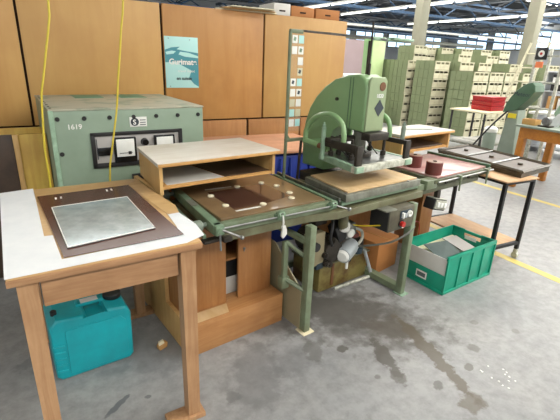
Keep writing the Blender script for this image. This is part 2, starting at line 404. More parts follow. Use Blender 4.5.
for i, x in enumerate((8, 11.5, 15, 18.5, 22, 26, 30)):
    nth = ('first', 'second', 'third', 'fourth', 'fifth', 'sixth', 'seventh')[i]
    tr = Thing('roof_purlin', 'grey lattice beam running away under the roof, %s from the left' % nth, 'roof beam', base=(x, 7.6, 4.3))
    tr.part('beam', MB().box(x-.06, x+.06, 7.6, 29, 4.76, 4.9, 0).box(x-.05, x+.05, 7.6, 29, 4.3, 4.38, 0), 'truss_dark')
    mb = MB()
    for k in range(12): mb.tube([(x, 7.7+k*1.75, 4.34 if k % 2 else 4.8), (x, 9.45+k*1.75, 4.8 if k % 2 else 4.34)], .03, seg=5, smooth=0)
    tr.part('web', mb, 'truss_dark')
# rows of tube lamps along y
k = 0
rows = ((10.4, 8.2, 4), (12.8, 8.6, 4), (18, 9.5, 4))
for ri, (x, y0, n) in enumerate(rows):
    for j in range(n):
        y = y0+j*2.1
        t = Thing('strip_light', 'hanging fluorescent strip light, %s in the %s row from the left' % (('nearest', 'second', 'third', 'fourth', 'fifth')[j], ('first', 'second', 'third', 'fourth', 'fifth')[ri]),
                  'lamp', base=(x, y, 3.55), group='fluorescent strip lights under the roof')
        t.part('housing', MB().box(x-.05, x+.05, y, y+2, 3.58, 3.64, 0), 'white')
        t.part('tube', MB().cyl((x, y+.03, 3.56), (x, y+1.97, 3.56), .02, seg=8), 'tube_light')
        t.part('hanger', MB().cyl((x, y+1, 3.64), (x, y+1, 5.2), .008, seg=5), 'truss_dark')
# hanging ducts/pipes in the far hall
for i, (x0, x1, y, z, r, m) in enumerate(((7, 34, 24.6, 3.2, .14, 'alu'), (9, 34, 21.0, 3.35, .07, 'truss_blue'), (12, 34, 17.8, 3.3, .06, 'white'))):
    single('ceiling_pipe', MB().cyl((x0, y, z), (x1, y, z), r, seg=10), m,
           ('thick silvery pipe hung along the far hall', 'thin blue pipe hung along the far hall', 'thin white pipe hung along the hall')[i], 'pipe', base=(x0, y, z))
# pillars
for i, (x, y, lab) in enumerate(((8.15, 9.0, 'pale square column rising behind the tall crate stack'), (9.9, 5.25, 'pale square column at the right beside the crates'))):
    if i == 0: x, y = 11.08, 10.4
    else: x, y = 11.9, 7.2
    single('column', MB().box(x-(.17 if i == 0 else .13), x+(.17 if i == 0 else .13), y-.15, y+.15, 0, 5.2, .01), 'pillar', lab, 'column', base=(x, y, 0))

# ================================================================== BACKGROUND
# stacked crates: each crate a thing with liner and ribs in one shell + front
proto = None
def crate_proto():
    x0, x1, y0, y1, h = 0, .5, 0, .6, .2
    t = Thing('storage_crate', 'olive', 'crate', base=(0, 0, 0), group='stacked storage crates')
    s = MB()
    s.box(0, .012, 0, .6, 0, h, 0); s.box(.488, .5, 0, .6, 0, h, 0); s.box(0, .5, .588, .6, 0, h, 0); s.box(0, .5, 0, .6, 0, .01, 0)
    t.part('shell', s, 'bin_lining')
    c = MB().box(-.006, 0, 0, .6, 0, h, 0)
    for k in range(4):
        for j in range(2): c.box(-.016, -.004, k*.15+.010, k*.15+.140, .010+j*.095, .095+j*.095, 0)
    t.part('side_panel', c, 'bin_side', label='olive green panelled side')
    fr_ = MB().box(0, .5, -.012, 0, 0, .125, 0).box(0, .03, -.012, 0, .1, h-.005, 0).box(.47, .5, -.012, 0, .1, h-.005, 0).box(0, .5, -.022, 0, h-.028, h-.005, 0)
    fr_.box(.17, .19, -.02, 0, 0, h-.02, 0).box(.31, .33, -.02, 0, 0, h-.02, 0)
    t.part('front', fr_, 'bin_front', label='cream slotted front')
    return t
cp = crate_proto(); used = False
stacks = [('A', 8.39, 6.14, 7, 'leftmost short front stack'), ('A2', 8.95, 6.14, 7, 'second short front stack'),
          ('B', 8.33, 7.19, 8, 'tall stack left of short ones'), ('C', 8.2, 7.93, 8, 'stack beside the press head'), ('C3', 8.21, 8.54, 8, 'stack farthest left'),
          ('D', 9.36, 8.88, 10, 'tallest stack by left column'), ('E1', 10.2, 9.3, 10, 'rear row, first stack'), ('E2', 10.75, 9.1, 10, 'rear row, second stack'),
          ('E3', 11.3, 8.85, 10, 'rear row, third stack'), ('F', 9.95, 7.85, 9, 'middle row, left stack'), ('G', 10.94, 7.72, 9, 'middle row, right stack'),
          ('H', 8.99, 7.0, 8, 'second row, left stack'), ('I', 9.6, 6.95, 8, 'second row, right stack'), ('J', 12.1, 8.75, 10, 'rear row, stack next to last'),
          ('K', 12.8, 8.6, 10, 'rear row, last stack'), ('L', 10.62, 6.78, 8, 'right stack behind short ones'), ('N', 9.51, 6.14, 7, 'third short front stack'),
          ('P', 10.15, 6.1, 7, 'short stack right of the small press'), ('Q', 10.75, 5.9, 8, 'rightmost stack by the metal rig'), ('C2', 8.95, 8.05, 8, 'stack hiding the foot of the left column')]
ordn = ['top crate', 'second crate down', 'third crate down', 'fourth crate down', 'fifth crate down', 'sixth crate down', 'seventh crate down', 'eighth crate down', 'ninth crate down', 'lowest crate']
for (sid, x, y, n, desc) in stacks:
    for j in range(n):
        o = cp.o if not used else copy_tree(cp.o)
        used = True
        o.location = (x+random.uniform(-.006, .006), y+random.uniform(-.006, .006), j*.2035)
        o['label'] = 'green crate, %s, %s' % (ordn[n-1-j], desc)

# light green cabinet door and frame beyond the press (thin tall)
t = Thing('tall_locker', 'light green tall metal locker behind the press head', 'locker', base=(7.72, 8.75, 0))
t.part('body', MB().box(7.72, 8.18, 8.77, 9.1, 0, 2.15, .01), 'press_green')
t.part('door', MB().box(7.74, 8.16, 8.755, 8.77, .1, 2.12, .005), 'locker_green')
# machinery clutter in front of the mauve wall
t = Thing('sewing_machine', 'white machine head on a bench far behind the press', 'machine', base=(6.2, 8.2, 0))
t.part('bench', MB().box(6.2, 7.6, 8.2, 8.8, .72, .76, .004).box(6.25, 6.3, 8.25, 8.3, 0, .72, 0).box(7.5, 7.55, 8.25, 8.3, 0, .72, 0).box(6.25, 6.3, 8.7, 8.75, 0, .72, 0).box(7.5, 7.55, 8.7, 8.75, 0, .72, 0), 'steel_dull')
t.part('head', MB().box(6.6, 6.75, 8.35, 8.6, .76, 1.2, .02).box(6.6, 7.2, 8.4, 8.55, 1.1, 1.25, .02).box(7.1, 7.2, 8.4, 8.55, .9, 1.25, .02), 'white')
for i, (x, y, s_) in enumerate(((5.9, 7.6, .3), (7.35, 8.45, .2))):
    single('white_bag', MB().ball((x, y, .12 if i == 0 else .86), .14, (1.2, 1, .8 if i == 0 else .7)), 'white', ('white bundle on the floor behind the press', 'white bundle beside the far machine head')[i], 'bundle', base=(x, y, 0 if i == 0 else .76))

# small side table with black legs and cream top
t = Thing('side_table', 'small cream-topped table on thin black legs before the crates', 'table', base=(7.05, 5.05, 0))
t.part('tabletop', MB().box(7.0, 7.75, 4.72, 5.52, .72, .75, .004), 'cream_paper')
for x in (7.03, 7.7):
    for y in (4.76, 5.47): t.part('leg', MB().box(x, x+.03, y, y+.03, 0, .72, .002), 'black')
t.part('lower_shelf', MB().box(7.0, 7.75, 4.75, 5.5, .12, .14, .002), 'steel_dull')
single('folded_cloth', MB().box(7.05, 7.4, 4.8, 5.4, .14, .2, .02).box(7.1, 7.38, 4.85, 5.2, .2, .23, .01), 'corr_grey', 'pale folded cloths on the lower shelf of the side table', 'cloth', base=(7.05, 4.75, .14))
for k in range(3):
    x0, y0, z0 = 7.30, 4.93, .75+k*.085
    t = Thing('red_tray', 'red plastic tray on the side table, %s of three' % ('bottom', 'middle', 'top')[k], 'tray', base=(x0, y0, z0), group='red trays on the side table')
    t.part('tray_body', MB().prism([(x0+.02, z0), (x0+.40, z0), (x0+.42, z0+.075), (x0, z0+.075)], 'y', y0-.06, y0+.36, .006), 'red')
    t.part('rim', MB().box(x0-.01, x0+.43, y0-.07, y0+.37, z0+.07, z0+.084, .004), 'red')
t = Thing('gas_bottle', 'grey bottle with white collar beside the small press', 'bottle', base=(6.5, 4.25, 0))
t.part('body', MB().lathe([(.09, 0), (.1, .03), (.1, .5), (.07, .56)], (6.5, 4.25, 0)), 'grey_green')
t.part('collar', MB().lathe([(.085, .5), (.105, .52), (.105, .57), (.06, .6)], (6.5, 4.25, 0)), 'white')

# small press with a half disc head
t = Thing('small_press', 'small grey-green press with a half-disc head', 'press machine', base=(6.35, 3.95, 0))
t.part('column', MB().prism([(3.98, 0), (3.66, 0), (3.745, .92), (3.90, .92)], 'x', 6.30, 6.5, .01), 'grey_green')
pts = [(3.98, .87), (3.95, 1.0), (3.90, 1.10), (3.84, 1.19), (3.76, 1.27), (3.69, 1.315), (3.62, 1.33), (3.57, 1.29), (3.55, 1.21), (3.62, 1.10), (3.69, 1.02), (3.78, .92)]
hd = t.part('head', MB().prism(pts, 'x', 6.28, 6.52, .01), 'dark_green')
t.part('lettering', text_mb('Meteor', .085, (6.277, 3.86, 1.13), (0, -1, 0), (0, 0, 1)), 'ink', hd)
t.part('yellow_label', MB().box(6.285, 6.30, 3.76, 3.88, .80, .87, 0), 'yellow')
t.part('hand_lever', MB().tube([(6.2, 4.35, .25), (6.26, 4.1, .65), (6.29, 3.9, .9)], .014, seg=8), 'black')

# brown table with things on it
t = Thing('work_table', 'orange-brown wooden table at the right edge, far side of the black cart', 'table', base=(5.5, 2.3, 0))
t.part('tabletop', MB().box(5.42, 6.3, 1.9, 3.22, .80, .83, .004), 'grey_green')
t.part('apron', MB().box(5.46, 5.49, 1.95, 3.17, .66, .80, .002).box(5.49, 6.25, 3.14, 3.17, .66, .80, .002).box(5.46, 6.25, 1.95, 1.98, .66, .80, .002), 'orange_table')
for x, y in ((5.46, 3.09), (6.18, 3.09), (5.46, 1.95), (6.18, 1.95)): t.part('leg', MB().box(x, x+.08, y, y+.08, 0, .66 if x < 6 else .8, .003), 'orange_table')
t = Thing('small_box', 'ochre open box on the near corner of the brown table', 'box', base=(5.55, 3.03, .83))
t.part('box_body', MB().wallbox(5.52, 5.66, 3.03, 3.20, .831, .90, .006), 'ply_wall_pale')
t = Thing('green_stand', 'small green cutting machine on the brown table', 'machine', base=(5.9, 2.8, .83))
t.part('foot', MB().box(5.85, 6.1, 2.7, 3.0, .831, .87, .01), 'grey_green')
t.part('arm', MB().prism([(2.98, .86), (3.04, .98), (2.98, 1.12), (2.86, 1.18), (2.62, 1.18), (2.58, 1.05), (2.76, 1.0), (2.8, .86)], 'x', 5.92, 6.04, .01), 'pale_green')
t = Thing('tape_machine', 'small steel tape dispenser between box and green machine', 'dispenser', base=(5.5, 2.84, .83))
t.part('base_plate', MB().box(5.5, 5.62, 2.84, 2.98, .831, .85, .004), 'dark_iron')
t.part('reel', MB().cyl((5.53, 2.91, .90), (5.59, 2.91, .90), .05), 'steel')
single('paper_sheet', MB().prism([(3.0, .831), (2.86, .831), (2.80, .95), (2.72, 1.03), (2.76, 1.05), (2.88, .99)], 'x', 5.72, 5.77, 0), 'white_paper', 'white sheet of paper leaning on the green machine', 'paper', base=(5.72, 2.8, .83))
single('orange_cloth', MB().box(5.9, 6.25, 1.95, 2.4, .83, .87, .015), 'orange_cloth', 'orange cloth lying at the right end of the brown table', 'cloth', base=(5.9, 1.95, .83))
t = Thing('red_roll', 'red roll on the brown table at the picture edge', 'roll', base=(5.75, 2.2, .83))
t.part('roll_body', MB().cyl((5.75, 2.14, .87), (5.75, 2.4, .87), .04), 'red')
single('orange_sheet', MB().sheet([(7.1, 3.2), (8.6, 3.5), (8.9, 2.8), (7.4, 2.5)], .002, .01), 'orange_cloth', 'orange sheet lying on the floor beyond the brown table', 'sheet', base=(7.1, 3.2, 0))

# aluminium rig with a sign
t = Thing('metal_rig', 'tall aluminium post frame with a warning sign at the right', 'rack', base=(7.1, 4.0, 0))
for x, y in ((7.1, 4.12), (7.1, 3.70), (7.5, 4.12), (7.5, 3.70)): t.part('post', MB().box(x, x+.04, y, y+.04, 0, 1.85, .002), 'alu')
for z in (.9, 1.3, 1.7): t.part('rail', MB().box(7.1, 7.14, 3.74, 4.12, z, z+.03, .002).box(7.14, 7.5, 4.12, 4.15, z, z+.03, .002), 'alu')
sg = t.part('sign', MB().box(7.07, 7.085, 3.95, 4.13, 1.66, 1.84, .002), 'black', label='black square sign with white ring')
sr = MB(); sr.lathe([(.05, 0), (.05, .004), (.035, .004)], (7.066, 4.04, 1.75), axis='x'); t.part('ring', sr, 'white', sg)
t.part('dot', MB().cyl((7.06, 4.04, 1.75), (7.068, 4.04, 1.75), .02), 'red_small', sg)
t.part('tag', MB().box(7.07, 7.08, 3.98, 4.10, 1.54, 1.63, .001), 'orange_cloth', label='orange tag under the sign')
t = Thing('ladder', 'cream wooden ladder leaning by the crates', 'ladder', base=(8.2, 5.1, 0))
for d in (0, .36): t.part('rail', MB().tube([(8.2+.0, 5.1+d, 0), (8.6, 4.8+d, 2.0)], .025, seg=6, smooth=0), 'bin_front')
for k in range(7):
    q = .12+k*.13; mb = MB().tube([(8.2+.4*q, 5.1-.3*q, 2*q), (8.2+.4*q, 5.46-.3*q, 2*q)], .016, seg=6, smooth=0); t.part('rung', mb, 'bin_front')
# office shelf with binders
t = Thing('binder_shelf', 'grey shelf unit with binders at the right edge', 'shelf', base=(8.3, 3.25, 0))
t.part('side_panel', MB().box(8.3, 8.7, 4.55, 4.58, 0, 1.5, .003), 'far_wall'); t.part('side_panel', MB().box(8.3, 8.7, 3.25, 3.28, 0, 1.5, .003), 'far_wall')
for z in (.1, .45, .8, 1.13, 1.47): t.part('shelf', MB().box(8.3, 8.7, 3.28, 4.55, z, z+.025, .002), 'far_wall')
bdp = None
for k in range(9):
    y = 3.45+k*.115
    if bdp is None:
        bt = Thing('binder', 'black ring binder on the top row of the grey shelf', 'binder', base=(8.32, y, 1.155), group='black binders on the grey shelf')
        bt.part('cover', MB().box(8.32, 8.6, y, y+.075, 1.155, 1.44, .004), 'black')
        bt.part('spine_label', MB().box(8.315, 8.32, y+.015, y+.06, 1.27, 1.39, 0), 'white'); bdp = bt.o
    else:
        c = copy_tree(bdp); c.location = (8.32, y, 1.155)
for k in range(6):
    y = 3.35+k*.19
    single('paper_box', MB().box(8.33, 8.62, y, y+.15, .825, 1.0+.03*(k % 3), .004), ('white', 'corr_grey', 'cardboard_light')[k % 3],
           '%s box on the lower row of the grey shelf, %s from the right' % (('white', 'grey', 'tan')[k % 3], ('first', 'second', 'third', 'fourth', 'fifth', 'sixth')[k]), 'box', base=(8.33, y, .825), group='boxes on the grey shelf')
# long light bench in front of the crates, right
t = Thing('packing_bench', 'long white bench behind the brown table', 'bench', base=(7.6, 2.0, 0))
t.part('bench_top', MB().box(7.55, 8.15, 1.6, 4.3, .78, .82, .004), 'white')
t.part('bench_shelf', MB().box(7.6, 8.1, 1.7, 4.2, .4, .43, .004), 'white')
for x, y in ((7.6, 1.7), (8.06, 1.7), (7.6, 4.2), (8.06, 4.2)): t.part('leg', MB().box(x, x+.04, y, y+.04, 0, .78, .002), 'alu')

# ================================================================== CART (black legs, slatted dark top)
CF = frame(3.0, 1.745, -3)
t = Thing('trolley', 'narrow trolley with black legs and wooden lower shelf behind the green bin', 'trolley', CF, (0, 0, 0))
t.part('top_frame', MB().box(0, .36, 0, .03, .672, .693, .002).box(0, .36, .71, .74, .672, .693, .002).box(0, .03, .03, .71, .672, .693, .002).box(.33, .36, .03, .71, .672, .693, .002), 'leg_black')
t.part('top_board', MB().box(-.01, .38, -.01, .75, .693, .704, .002), 'shelf_board')
for x in (.0, .332):
    for y in (.0, .712):
        l = t.part('leg', MB().box(x, x+.028, y, y+.028, .085, .672, .002), 'leg_black')
        t.part('castor', MB().box(x+.002, x+.026, y-.002, y+.03, .045, .085, .003).cyl((x+.001, y+.012, .027), (x+.027, y+.012, .027), .027, seg=18), 'alu', l)
t.part('lower_shelf', MB().box(.0, .36, .03, .71, .14, .156, .002), 'shelf_board')
t.part('shelf_rail', MB().box(.028, .332, .0, .028, .13, .156, .002), 'leg_black'); t.part('shelf_rail', MB().box(.028, .332, .712, .74, .13, .156, .002), 'leg_black')
KF = frame(3.205, 1.765, 0)
t = Thing('parts_tray', 'dark shallow divided tray lying on top of the black-legged trolley', 'tray', KF, (0, 0, .705))
P4 = [(0, 0), (.49, .055), (.60, .93), (.08, .87)]
t.part('tray_floor', MB().prism(P4, 'z', .705, .737, 0), 'tray_brown')
for a, b in zip(P4, P4[1:]+P4[:1]):
    t.part('tray_edge', MB().tube([(a[0], a[1], .752), (b[0], b[1], .752)], .014, seg=4, smooth=0), 'tray_brown')
def lerp(a, b, q): return (a[0]+(b[0]-a[0])*q, a[1]+(b[1]-a[1])*q)
def pp(u, v): return lerp(lerp(P4[0], P4[1], u), lerp(P4[3], P4[2], u), v)
for v in (.33, .66): a, b = pp(.02, v), pp(.98, v); t.part('divider', MB().tube([(a[0], a[1], .757), (b[0], b[1], .757)], .007, seg=4, smooth=0), 'steel')
for v in (.03, .36, .69):
    t.part('tray_insert', MB().prism([pp(.05, v), pp(.95, v), pp(.95, v+.27), pp(.05, v+.27)], 'z', .737, .75, 0), 'slat_board')
    q = pp(.5, v+.14); t.part('lug', MB().cyl((*q, .75), (*q, .765), .02, seg=10), 'tray_brown')

# ================================================================== LEFT SIDE
# generator cabinet
g0, g1, gy0, gy1, gz = .062, 1.024, 2.8, 3.76, 1.17
GF = Matrix.Translation((g0, gy0, 0)) @ Matrix.Rotation(R(3.2), 4, 'Z') @ Matrix.Translation((-g0, -gy0, 0))
t = Thing('generator_cabinet', 'large grey-green metal generator cabinet with meter panel and number 1619', 'generator', GF, base=(g0, gy0, 0))
bd = MB(); bd.box(g0, g1, gy0, gy1, .04, gz, .012)
body = t.part('body', bd, 'gen_green')
t.part('top_lid', MB().box(g0-.004, g1+.004, gy0-.002, gy1+.004, gz-.004, gz+.008, .004), 'gen_top', label='dusty pale lid')
t.part('corner_trim', MB().box(g0-.006, g0+.022, gy0-.008, gy0+.02, .05, gz, .004), 'pale_green')
for i, (px, py) in enumerate(((.30, 3.46), (.62, 3.44))): t.part('lid_patch', MB().box(px, px+.20, py, py+.27, gz+.008, gz+.011, .001), 'patch_green', label='bare green patch on the lid')
for k in range(7):
    x = g0+.04+k*(g1-g0-.08)/6
    t.part('bolt', MB().cyl((x, gy0-.008, gz-.05), (x, gy0, gz-.05), .012, .014, seg=10), 'black')
for x in (g0+.04, g1-.04):
    for z in (.91, .67, .45): t.part('bolt', MB().cyl((x, gy0-.008, z), (x, gy0, z), .012, .014, seg=10), 'black')
for k in range(9): t.part('rivet', MB().cyl((g0+.015, gy0+.06+k*.1, gz+.006), (g0+.015, gy0+.06+k*.1, gz+.011), .007, seg=8), 'black')
mx0, mx1, mz0, mz1 = .27, .86, .805, 1.03
mf = MB().box(mx0, mx1, gy0-.014, gy0, mz1-.022, mz1, .003).box(mx0, mx1, gy0-.014, gy0, mz0, mz0+.03, .003).box(mx0, mx0+.025, gy0-.014, gy0, mz0, mz1, .003).box(mx1-.025, mx1, gy0-.014, gy0, mz0, mz1, .003)
mfo = t.part('meter_frame', mf, 'black')
t.part('meter_plate', MB().box(mx0+.025, mx1-.025, gy0-.004, gy0, mz0+.03, mz1-.022, .001), 'grey_plate', mfo)
t.part('switch_block', MB().box(.305, .385, gy0-.02, gy0-.004, .885, .935, .003), 'black_gloss', mfo)
t.part('slot', MB().box(.30, .305, gy0-.006, gy0-.004, .86, .99, 0), 'ink', mfo)
for i, mx in enumerate((.40, .66)):
    mm = t.part('meter', MB().box(mx, mx+.14, gy0-.028, gy0-.004, .835, .995, .004), 'black_gloss', label='square dial meter')
    t.part('dial', MB().box(mx+.014, mx+.126, gy0-.031, gy0-.028, .872, .985, .002), 'white', mm)
    t.part('needle', MB().box(mx+.03, mx+.11, gy0-.0325, gy0-.031, .893, .897, 0).box(mx+.085, mx+.105, gy0-.0325, gy0-.031, .885, .905, 0), 'black', mm)
for z in (.955, .86): t.part('control_knob', MB().cyl((.60, gy0-.035, z), (.60, gy0-.004, z), .02, .026), 'black_gloss', mfo)
t.part('lower_switch', MB().box(.50, .60, gy0-.02, gy0, .70, .745, .003), 'black')
t.part('number', text_mb('1619', .042, (.148, gy0-.0012, 1.058), (1, 0, 0), (0, 0, 1), bold=.0006), 'white', label='white painted number 1619')
st = t.part('maker_sticker', MB().box(.515, .625, gy0-.003, gy0, 1.055, 1.118, .001), 'white')
lg = MB(); lg.lathe([(.026, 0), (.026, .002)], (.547, gy0-.0045, 1.087), axis='y', seg=20); lo = t.part('logo_disc', lg, 'ink', st)
t.part('logo_letter', text_mb('S', .044, (.535, gy0-.0055, 1.071), (1, 0, 0), (0, 0, 1), bold=.001), 'white', lo)
for z in (1.095, 1.08, 1.066): t.part('text_line', MB().box(.58, .617, gy0-.004, gy0-.003, z, z+.005, 0), 'ink', st)

# wooden crate left of the generator
t = Thing('plywood_crate', 'pale plywood crate standing left of the green generator', 'crate', base=(-.45, 3.15, 0))
t.part('front_panel', MB().box(-.13, .036, 3.15, 3.165, 0, .985, .002), 'crate_wood')
t.part('shadow_board', MB().box(-.62, -.157, 3.15, 3.165, 0, .985, .002), 'slat_board', label='dark board standing in for shadow')  # dark colour paints the shadow left of the pale panel
t.part('side_panel', MB().box(-.62, -.605, 3.165, 3.45, 0, .985, .002), 'crate_wood')
t.part('side_panel', MB().box(.005, .018, 3.165, 3.45, 0, .985, .002), 'crate_wood')
t.part('back_panel', MB().box(-.605, .005, 3.435, 3.45, 0, .985, .002), 'crate_wood')
t.part('batten', MB().box(-.155, -.125, 3.135, 3.15, 0, .985, .002), 'light_ply')

# poster
t = Thing('poster', 'small teal and pale blue poster with white lettering on the plywood wall', 'poster', base=(1.05, 3.89, 1.22))
y = 3.895
ps = t.part('sheet', MB().box(1.055, 1.36, y, 3.90, 1.225, 1.66, .0005), 'poster_pale')
def pz(u, v): return (1.055+u*.305, 1.225+v*.435)
def poly_y(pts, yy): return MB().prism([pz(*p) for p in pts], 'y', yy-.0008, yy)
t.part('landscape', poly_y([(0, .5), (.0, .74), (.2, .79), (.45, .81), (.35, .76), (.6, .73), (1, .70), (1, .5), (.75, .47), (.4, .52)], y), 'poster_teal', ps)
t.part('landscape', poly_y([(.35, .5), (1, .52), (1, .02), (.85, .08), (.7, .2), (.78, .35)], y), 'poster_teal', ps)
t.part('highlight', poly_y([(.02, .70), (.2, .73), (.33, .72), (.25, .67), (.05, .65)], y-.001), 'poster_pale', ps)
t.part('highlight', poly_y([(.45, .715), (.7, .70), (1, .64), (1, .60), (.6, .62), (.4, .66)], y-.001), 'poster_pale', ps)
t.part('lettering', text_mb('Gurimate', .066, (1.088, y-.003, 1.428), (1, 0, 0), (0, 0, 1), bold=.002), 'white', ps)
t.part('small_text', text_mb('travel depot', .032, (1.165, y-.003, 1.362), (1, 0, 0), (0, 0, 1)), 'white', ps)
t.part('small_text', text_mb('en suisse', .04, (1.15, y-.003, 1.295), (1, 0, 0), (0, 0, 1), bold=.0008), 'ink', ps)
for u, v in ((.12, .96), (.75, .95), (.12, .03)):
    q = pz(u, v); t.part('pin', MB().cyl((q[0], y-.003, q[1]), (q[0], y, q[1]), .005, seg=8), 'steel', ps)

# things on top of the partition
def carton(x0, x1, y0, y1, z0, z1, mat, label):
    t = Thing('cardboard_box', label, 'box', base=(x0, y0, z0))
    b = t.part('box_body', MB().box(x0, x1, y0, y1, z0, z1, .004), mat)
    xc = (x0+x1)/2
    t.part('handle_hole', MB().box(xc-.035, xc+.035, y0-.002, y0, z0+.05, z0+.065, 0), 'seam_dark', b)
# shelf rail along the partition top carries them
struct('partition_ledge', MB().box(-2.96, 3.05, 3.96, 4.36, 1.885, 1.905, .002), 'ply_lower', parent=wl)
carton(2.38, 2.66, 3.97, 4.3, 1.905, 2.02, 'cardboard', 'brown carton on the wall top, left of the pair')
carton(2.68, 2.99, 3.97, 4.3, 1.905, 2.02, 'cardboard', 'brown carton on the wall top, at the end of the wall')
carton(2.18, 2.37, 3.97, 4.3, 1.905, 2.03, 'corr_grey', 'pale carton on the wall top, beside two brown ones')
for k in range(3):
    single('board_pile', MB().box(1.55+k*.06, 2.17-k*.03, 3.9-.04*k, 4.3, 1.916+k*.012, 1.926+k*.012, .002, rot=('Z', (-3, 2, -1)[k], (1.8, 4, 2))), ('cream_paper', 'table_top', 'bin_front')[k],
           '%s sheet of board in the loose pile on the wall top' % ('bottom', 'middle', 'top')[k], 'board', base=(1.6, 3.9, 1.916+k*.012), group='boards piled on the wall top')
single('dark_plank', MB().box(.7, 1.12, 3.94, 4.2, 1.906, 1.93, .004), 'truss_dark', 'dark grey plank lying on top of the plywood wall', 'plank', base=(.7, 3.94, 1.906))

# yellow cables hanging from the roof
w1 = [(.15, 2.5, 5.2), (.135, 2.5, 3.2), (.13, 2.5, 2.2), (.125, 2.5, 1.73), (.112, 2.5, 1.618), (.091, 2.5, 1.526), (.075, 2.5, 1.455), (.053, 2.5, 1.359), (.036, 2.5, 1.286), (.022, 2.5, 1.135), (.013, 2.5, 1.004), (.014, 2.5, .867), (.010, 2.5, .75), (.0, 2.5, .4), (.02, 2.55, .01)]
w2 = [(.56, 2.5, 5.2), (.52, 2.5, 3.2), (.49, 2.5, 2.1), (.474, 2.5, 1.763), (.451, 2.5, 1.617), (.436, 2.5, 1.508), (.413, 2.5, 1.363), (.396, 2.5, 1.23), (.375, 2.5, 1.121), (.346, 2.5, .981), (.32, 2.5, .818), (.31, 2.5, .4), (.30, 2.55, .01)]
single('hanging_cable', MB().tube(w1, .0052, seg=8), 'cable_yellow', 'yellow cable hanging in front of the generator, the left one', 'cable', base=(.13, 2.5, 0))
single('hanging_cable', MB().tube(w2, .0052, seg=8), 'cable_yellow', 'yellow cable hanging across the meter panel, the right one', 'cable', base=(.31, 2.5, 0))

# wooden table (frame T): x 0..0.63, y 0..0.96
t = Thing('wooden_table', 'worn wooden work table in the left foreground', 'table', T, (0, 0, 0))
t.part('tabletop', MB().box(0, .625, 0, .955, .823, .848, .003), 'table_top')
t.part('edge_strip', MB().box(-.002, .627, -.004, .004, .818, .842, .002), 'table_wood')
LW = .058
t.part('apron', MB().box(.03+LW, .595-LW, .02, .042, .715, .823, .002), 'table_wood')
t.part('apron', MB().box(.03+LW, .595-LW, .91, .932, .715, .823, .002), 'table_wood')
t.part('apron', MB().box(.03, .052, .02+LW, .935-LW, .715, .823, .002), 'table_wood')
t.part('apron', MB().box(.573, .595, .02+LW, .935-LW, .715, .823, .002), 'table_wood')
for x in (.022, .603-LW):
    for y in (.008, .947-LW):
        t.part('leg', MB().prism([(x, .823), (x+LW, .823), (x+LW-.004, .022), (x+.004, .022)], 'y', y, y+LW, 0), 'leg_wood')
t.part('skid', MB().box(.46, .62, -.005, .075, 0, .022, .002), 'leg_wood'); t.part('skid', MB().box(-.02, .1, -.005, .075, 0, .022, .002), 'leg_wood')
t.part('skid', MB().box(.50, .66, .88, .96, 0, .022, .002), 'leg_wood'); t.part('skid', MB().box(-.02, .1, .88, .96, 0, .022, .002), 'leg_wood')
# paper and sheets on the table (world coordinates)
z = .8482
single('white_sheet', MB().sheet([(-.205, 2.30), (-.066, 2.325), (-.038, 1.658), (-.009, 1.655), (.007, 1.427), (.253, 1.448), (.42, 1.462), (.432, 1.56), (.437, 1.718), (.486, 1.709), (.510, 1.55), (.503, 1.425), (.42, 1.382), (.253, 1.372), (.05, 1.362), (-.153, 1.352)], z, .0012,
       ), 'white_paper', 'white cut-out paper sheet framing the left table top', 'paper', base=(-.15, 1.357, z))
single('veneer_strip', MB().sheet([(.368, 2.215), (.43, 2.30), (.452, 2.1), (.50, 1.80), (.487, 1.705), (.438, 1.70), (.40, 1.95)], z+.0014, .0012), 'table_top', 'tan veneer strip along the right side of the table top', 'veneer', base=(.43, 1.7, z))
single('brown_film_sheet', MB().sheet([(-.051, 2.169), (.368, 2.205), (.432, 1.455), (.014, 1.432)], z+.003, .001), 'brown_film', 'glossy dark brown sheet lying on the wooden table', 'sheet', base=(.014, 1.432, z))
t = Thing('plastic_sheet', 'clear silvery pane lying on the dark brown sheet', 'pane', base=(.031, 1.501, z+.004))
t.part('pane_sheet', MB().sheet([(.002, 1.964), (.322, 1.993), (.346, 1.557), (.031, 1.501)], z+.0042, .005), 'mirror_plate')
PE = [(.002, 1.964), (.322, 1.993), (.346, 1.557), (.031, 1.501)]
for a, b in zip(PE, PE[1:]+PE[:1]): t.part('edge', MB().tube([(a[0], a[1], z+.0085), (b[0], b[1], z+.0085)], .0022, seg=6, smooth=0), 'white')
for i, (x, y_) in enumerate(((.02, 2.09), (.25, 2.13))):
    single('tape_mark', MB().box(x, x+.008, y_, y_+.03, z+.004, z+.005, 0).box(x+.022, x+.03, y_+.005, y_+.035, z+.004, z+.005, 0), 'white', 'pair of short white tape strips at the %s of the brown sheet' % ('left back corner', 'right back corner')[i], 'tape', base=(x, y_, z+.004))

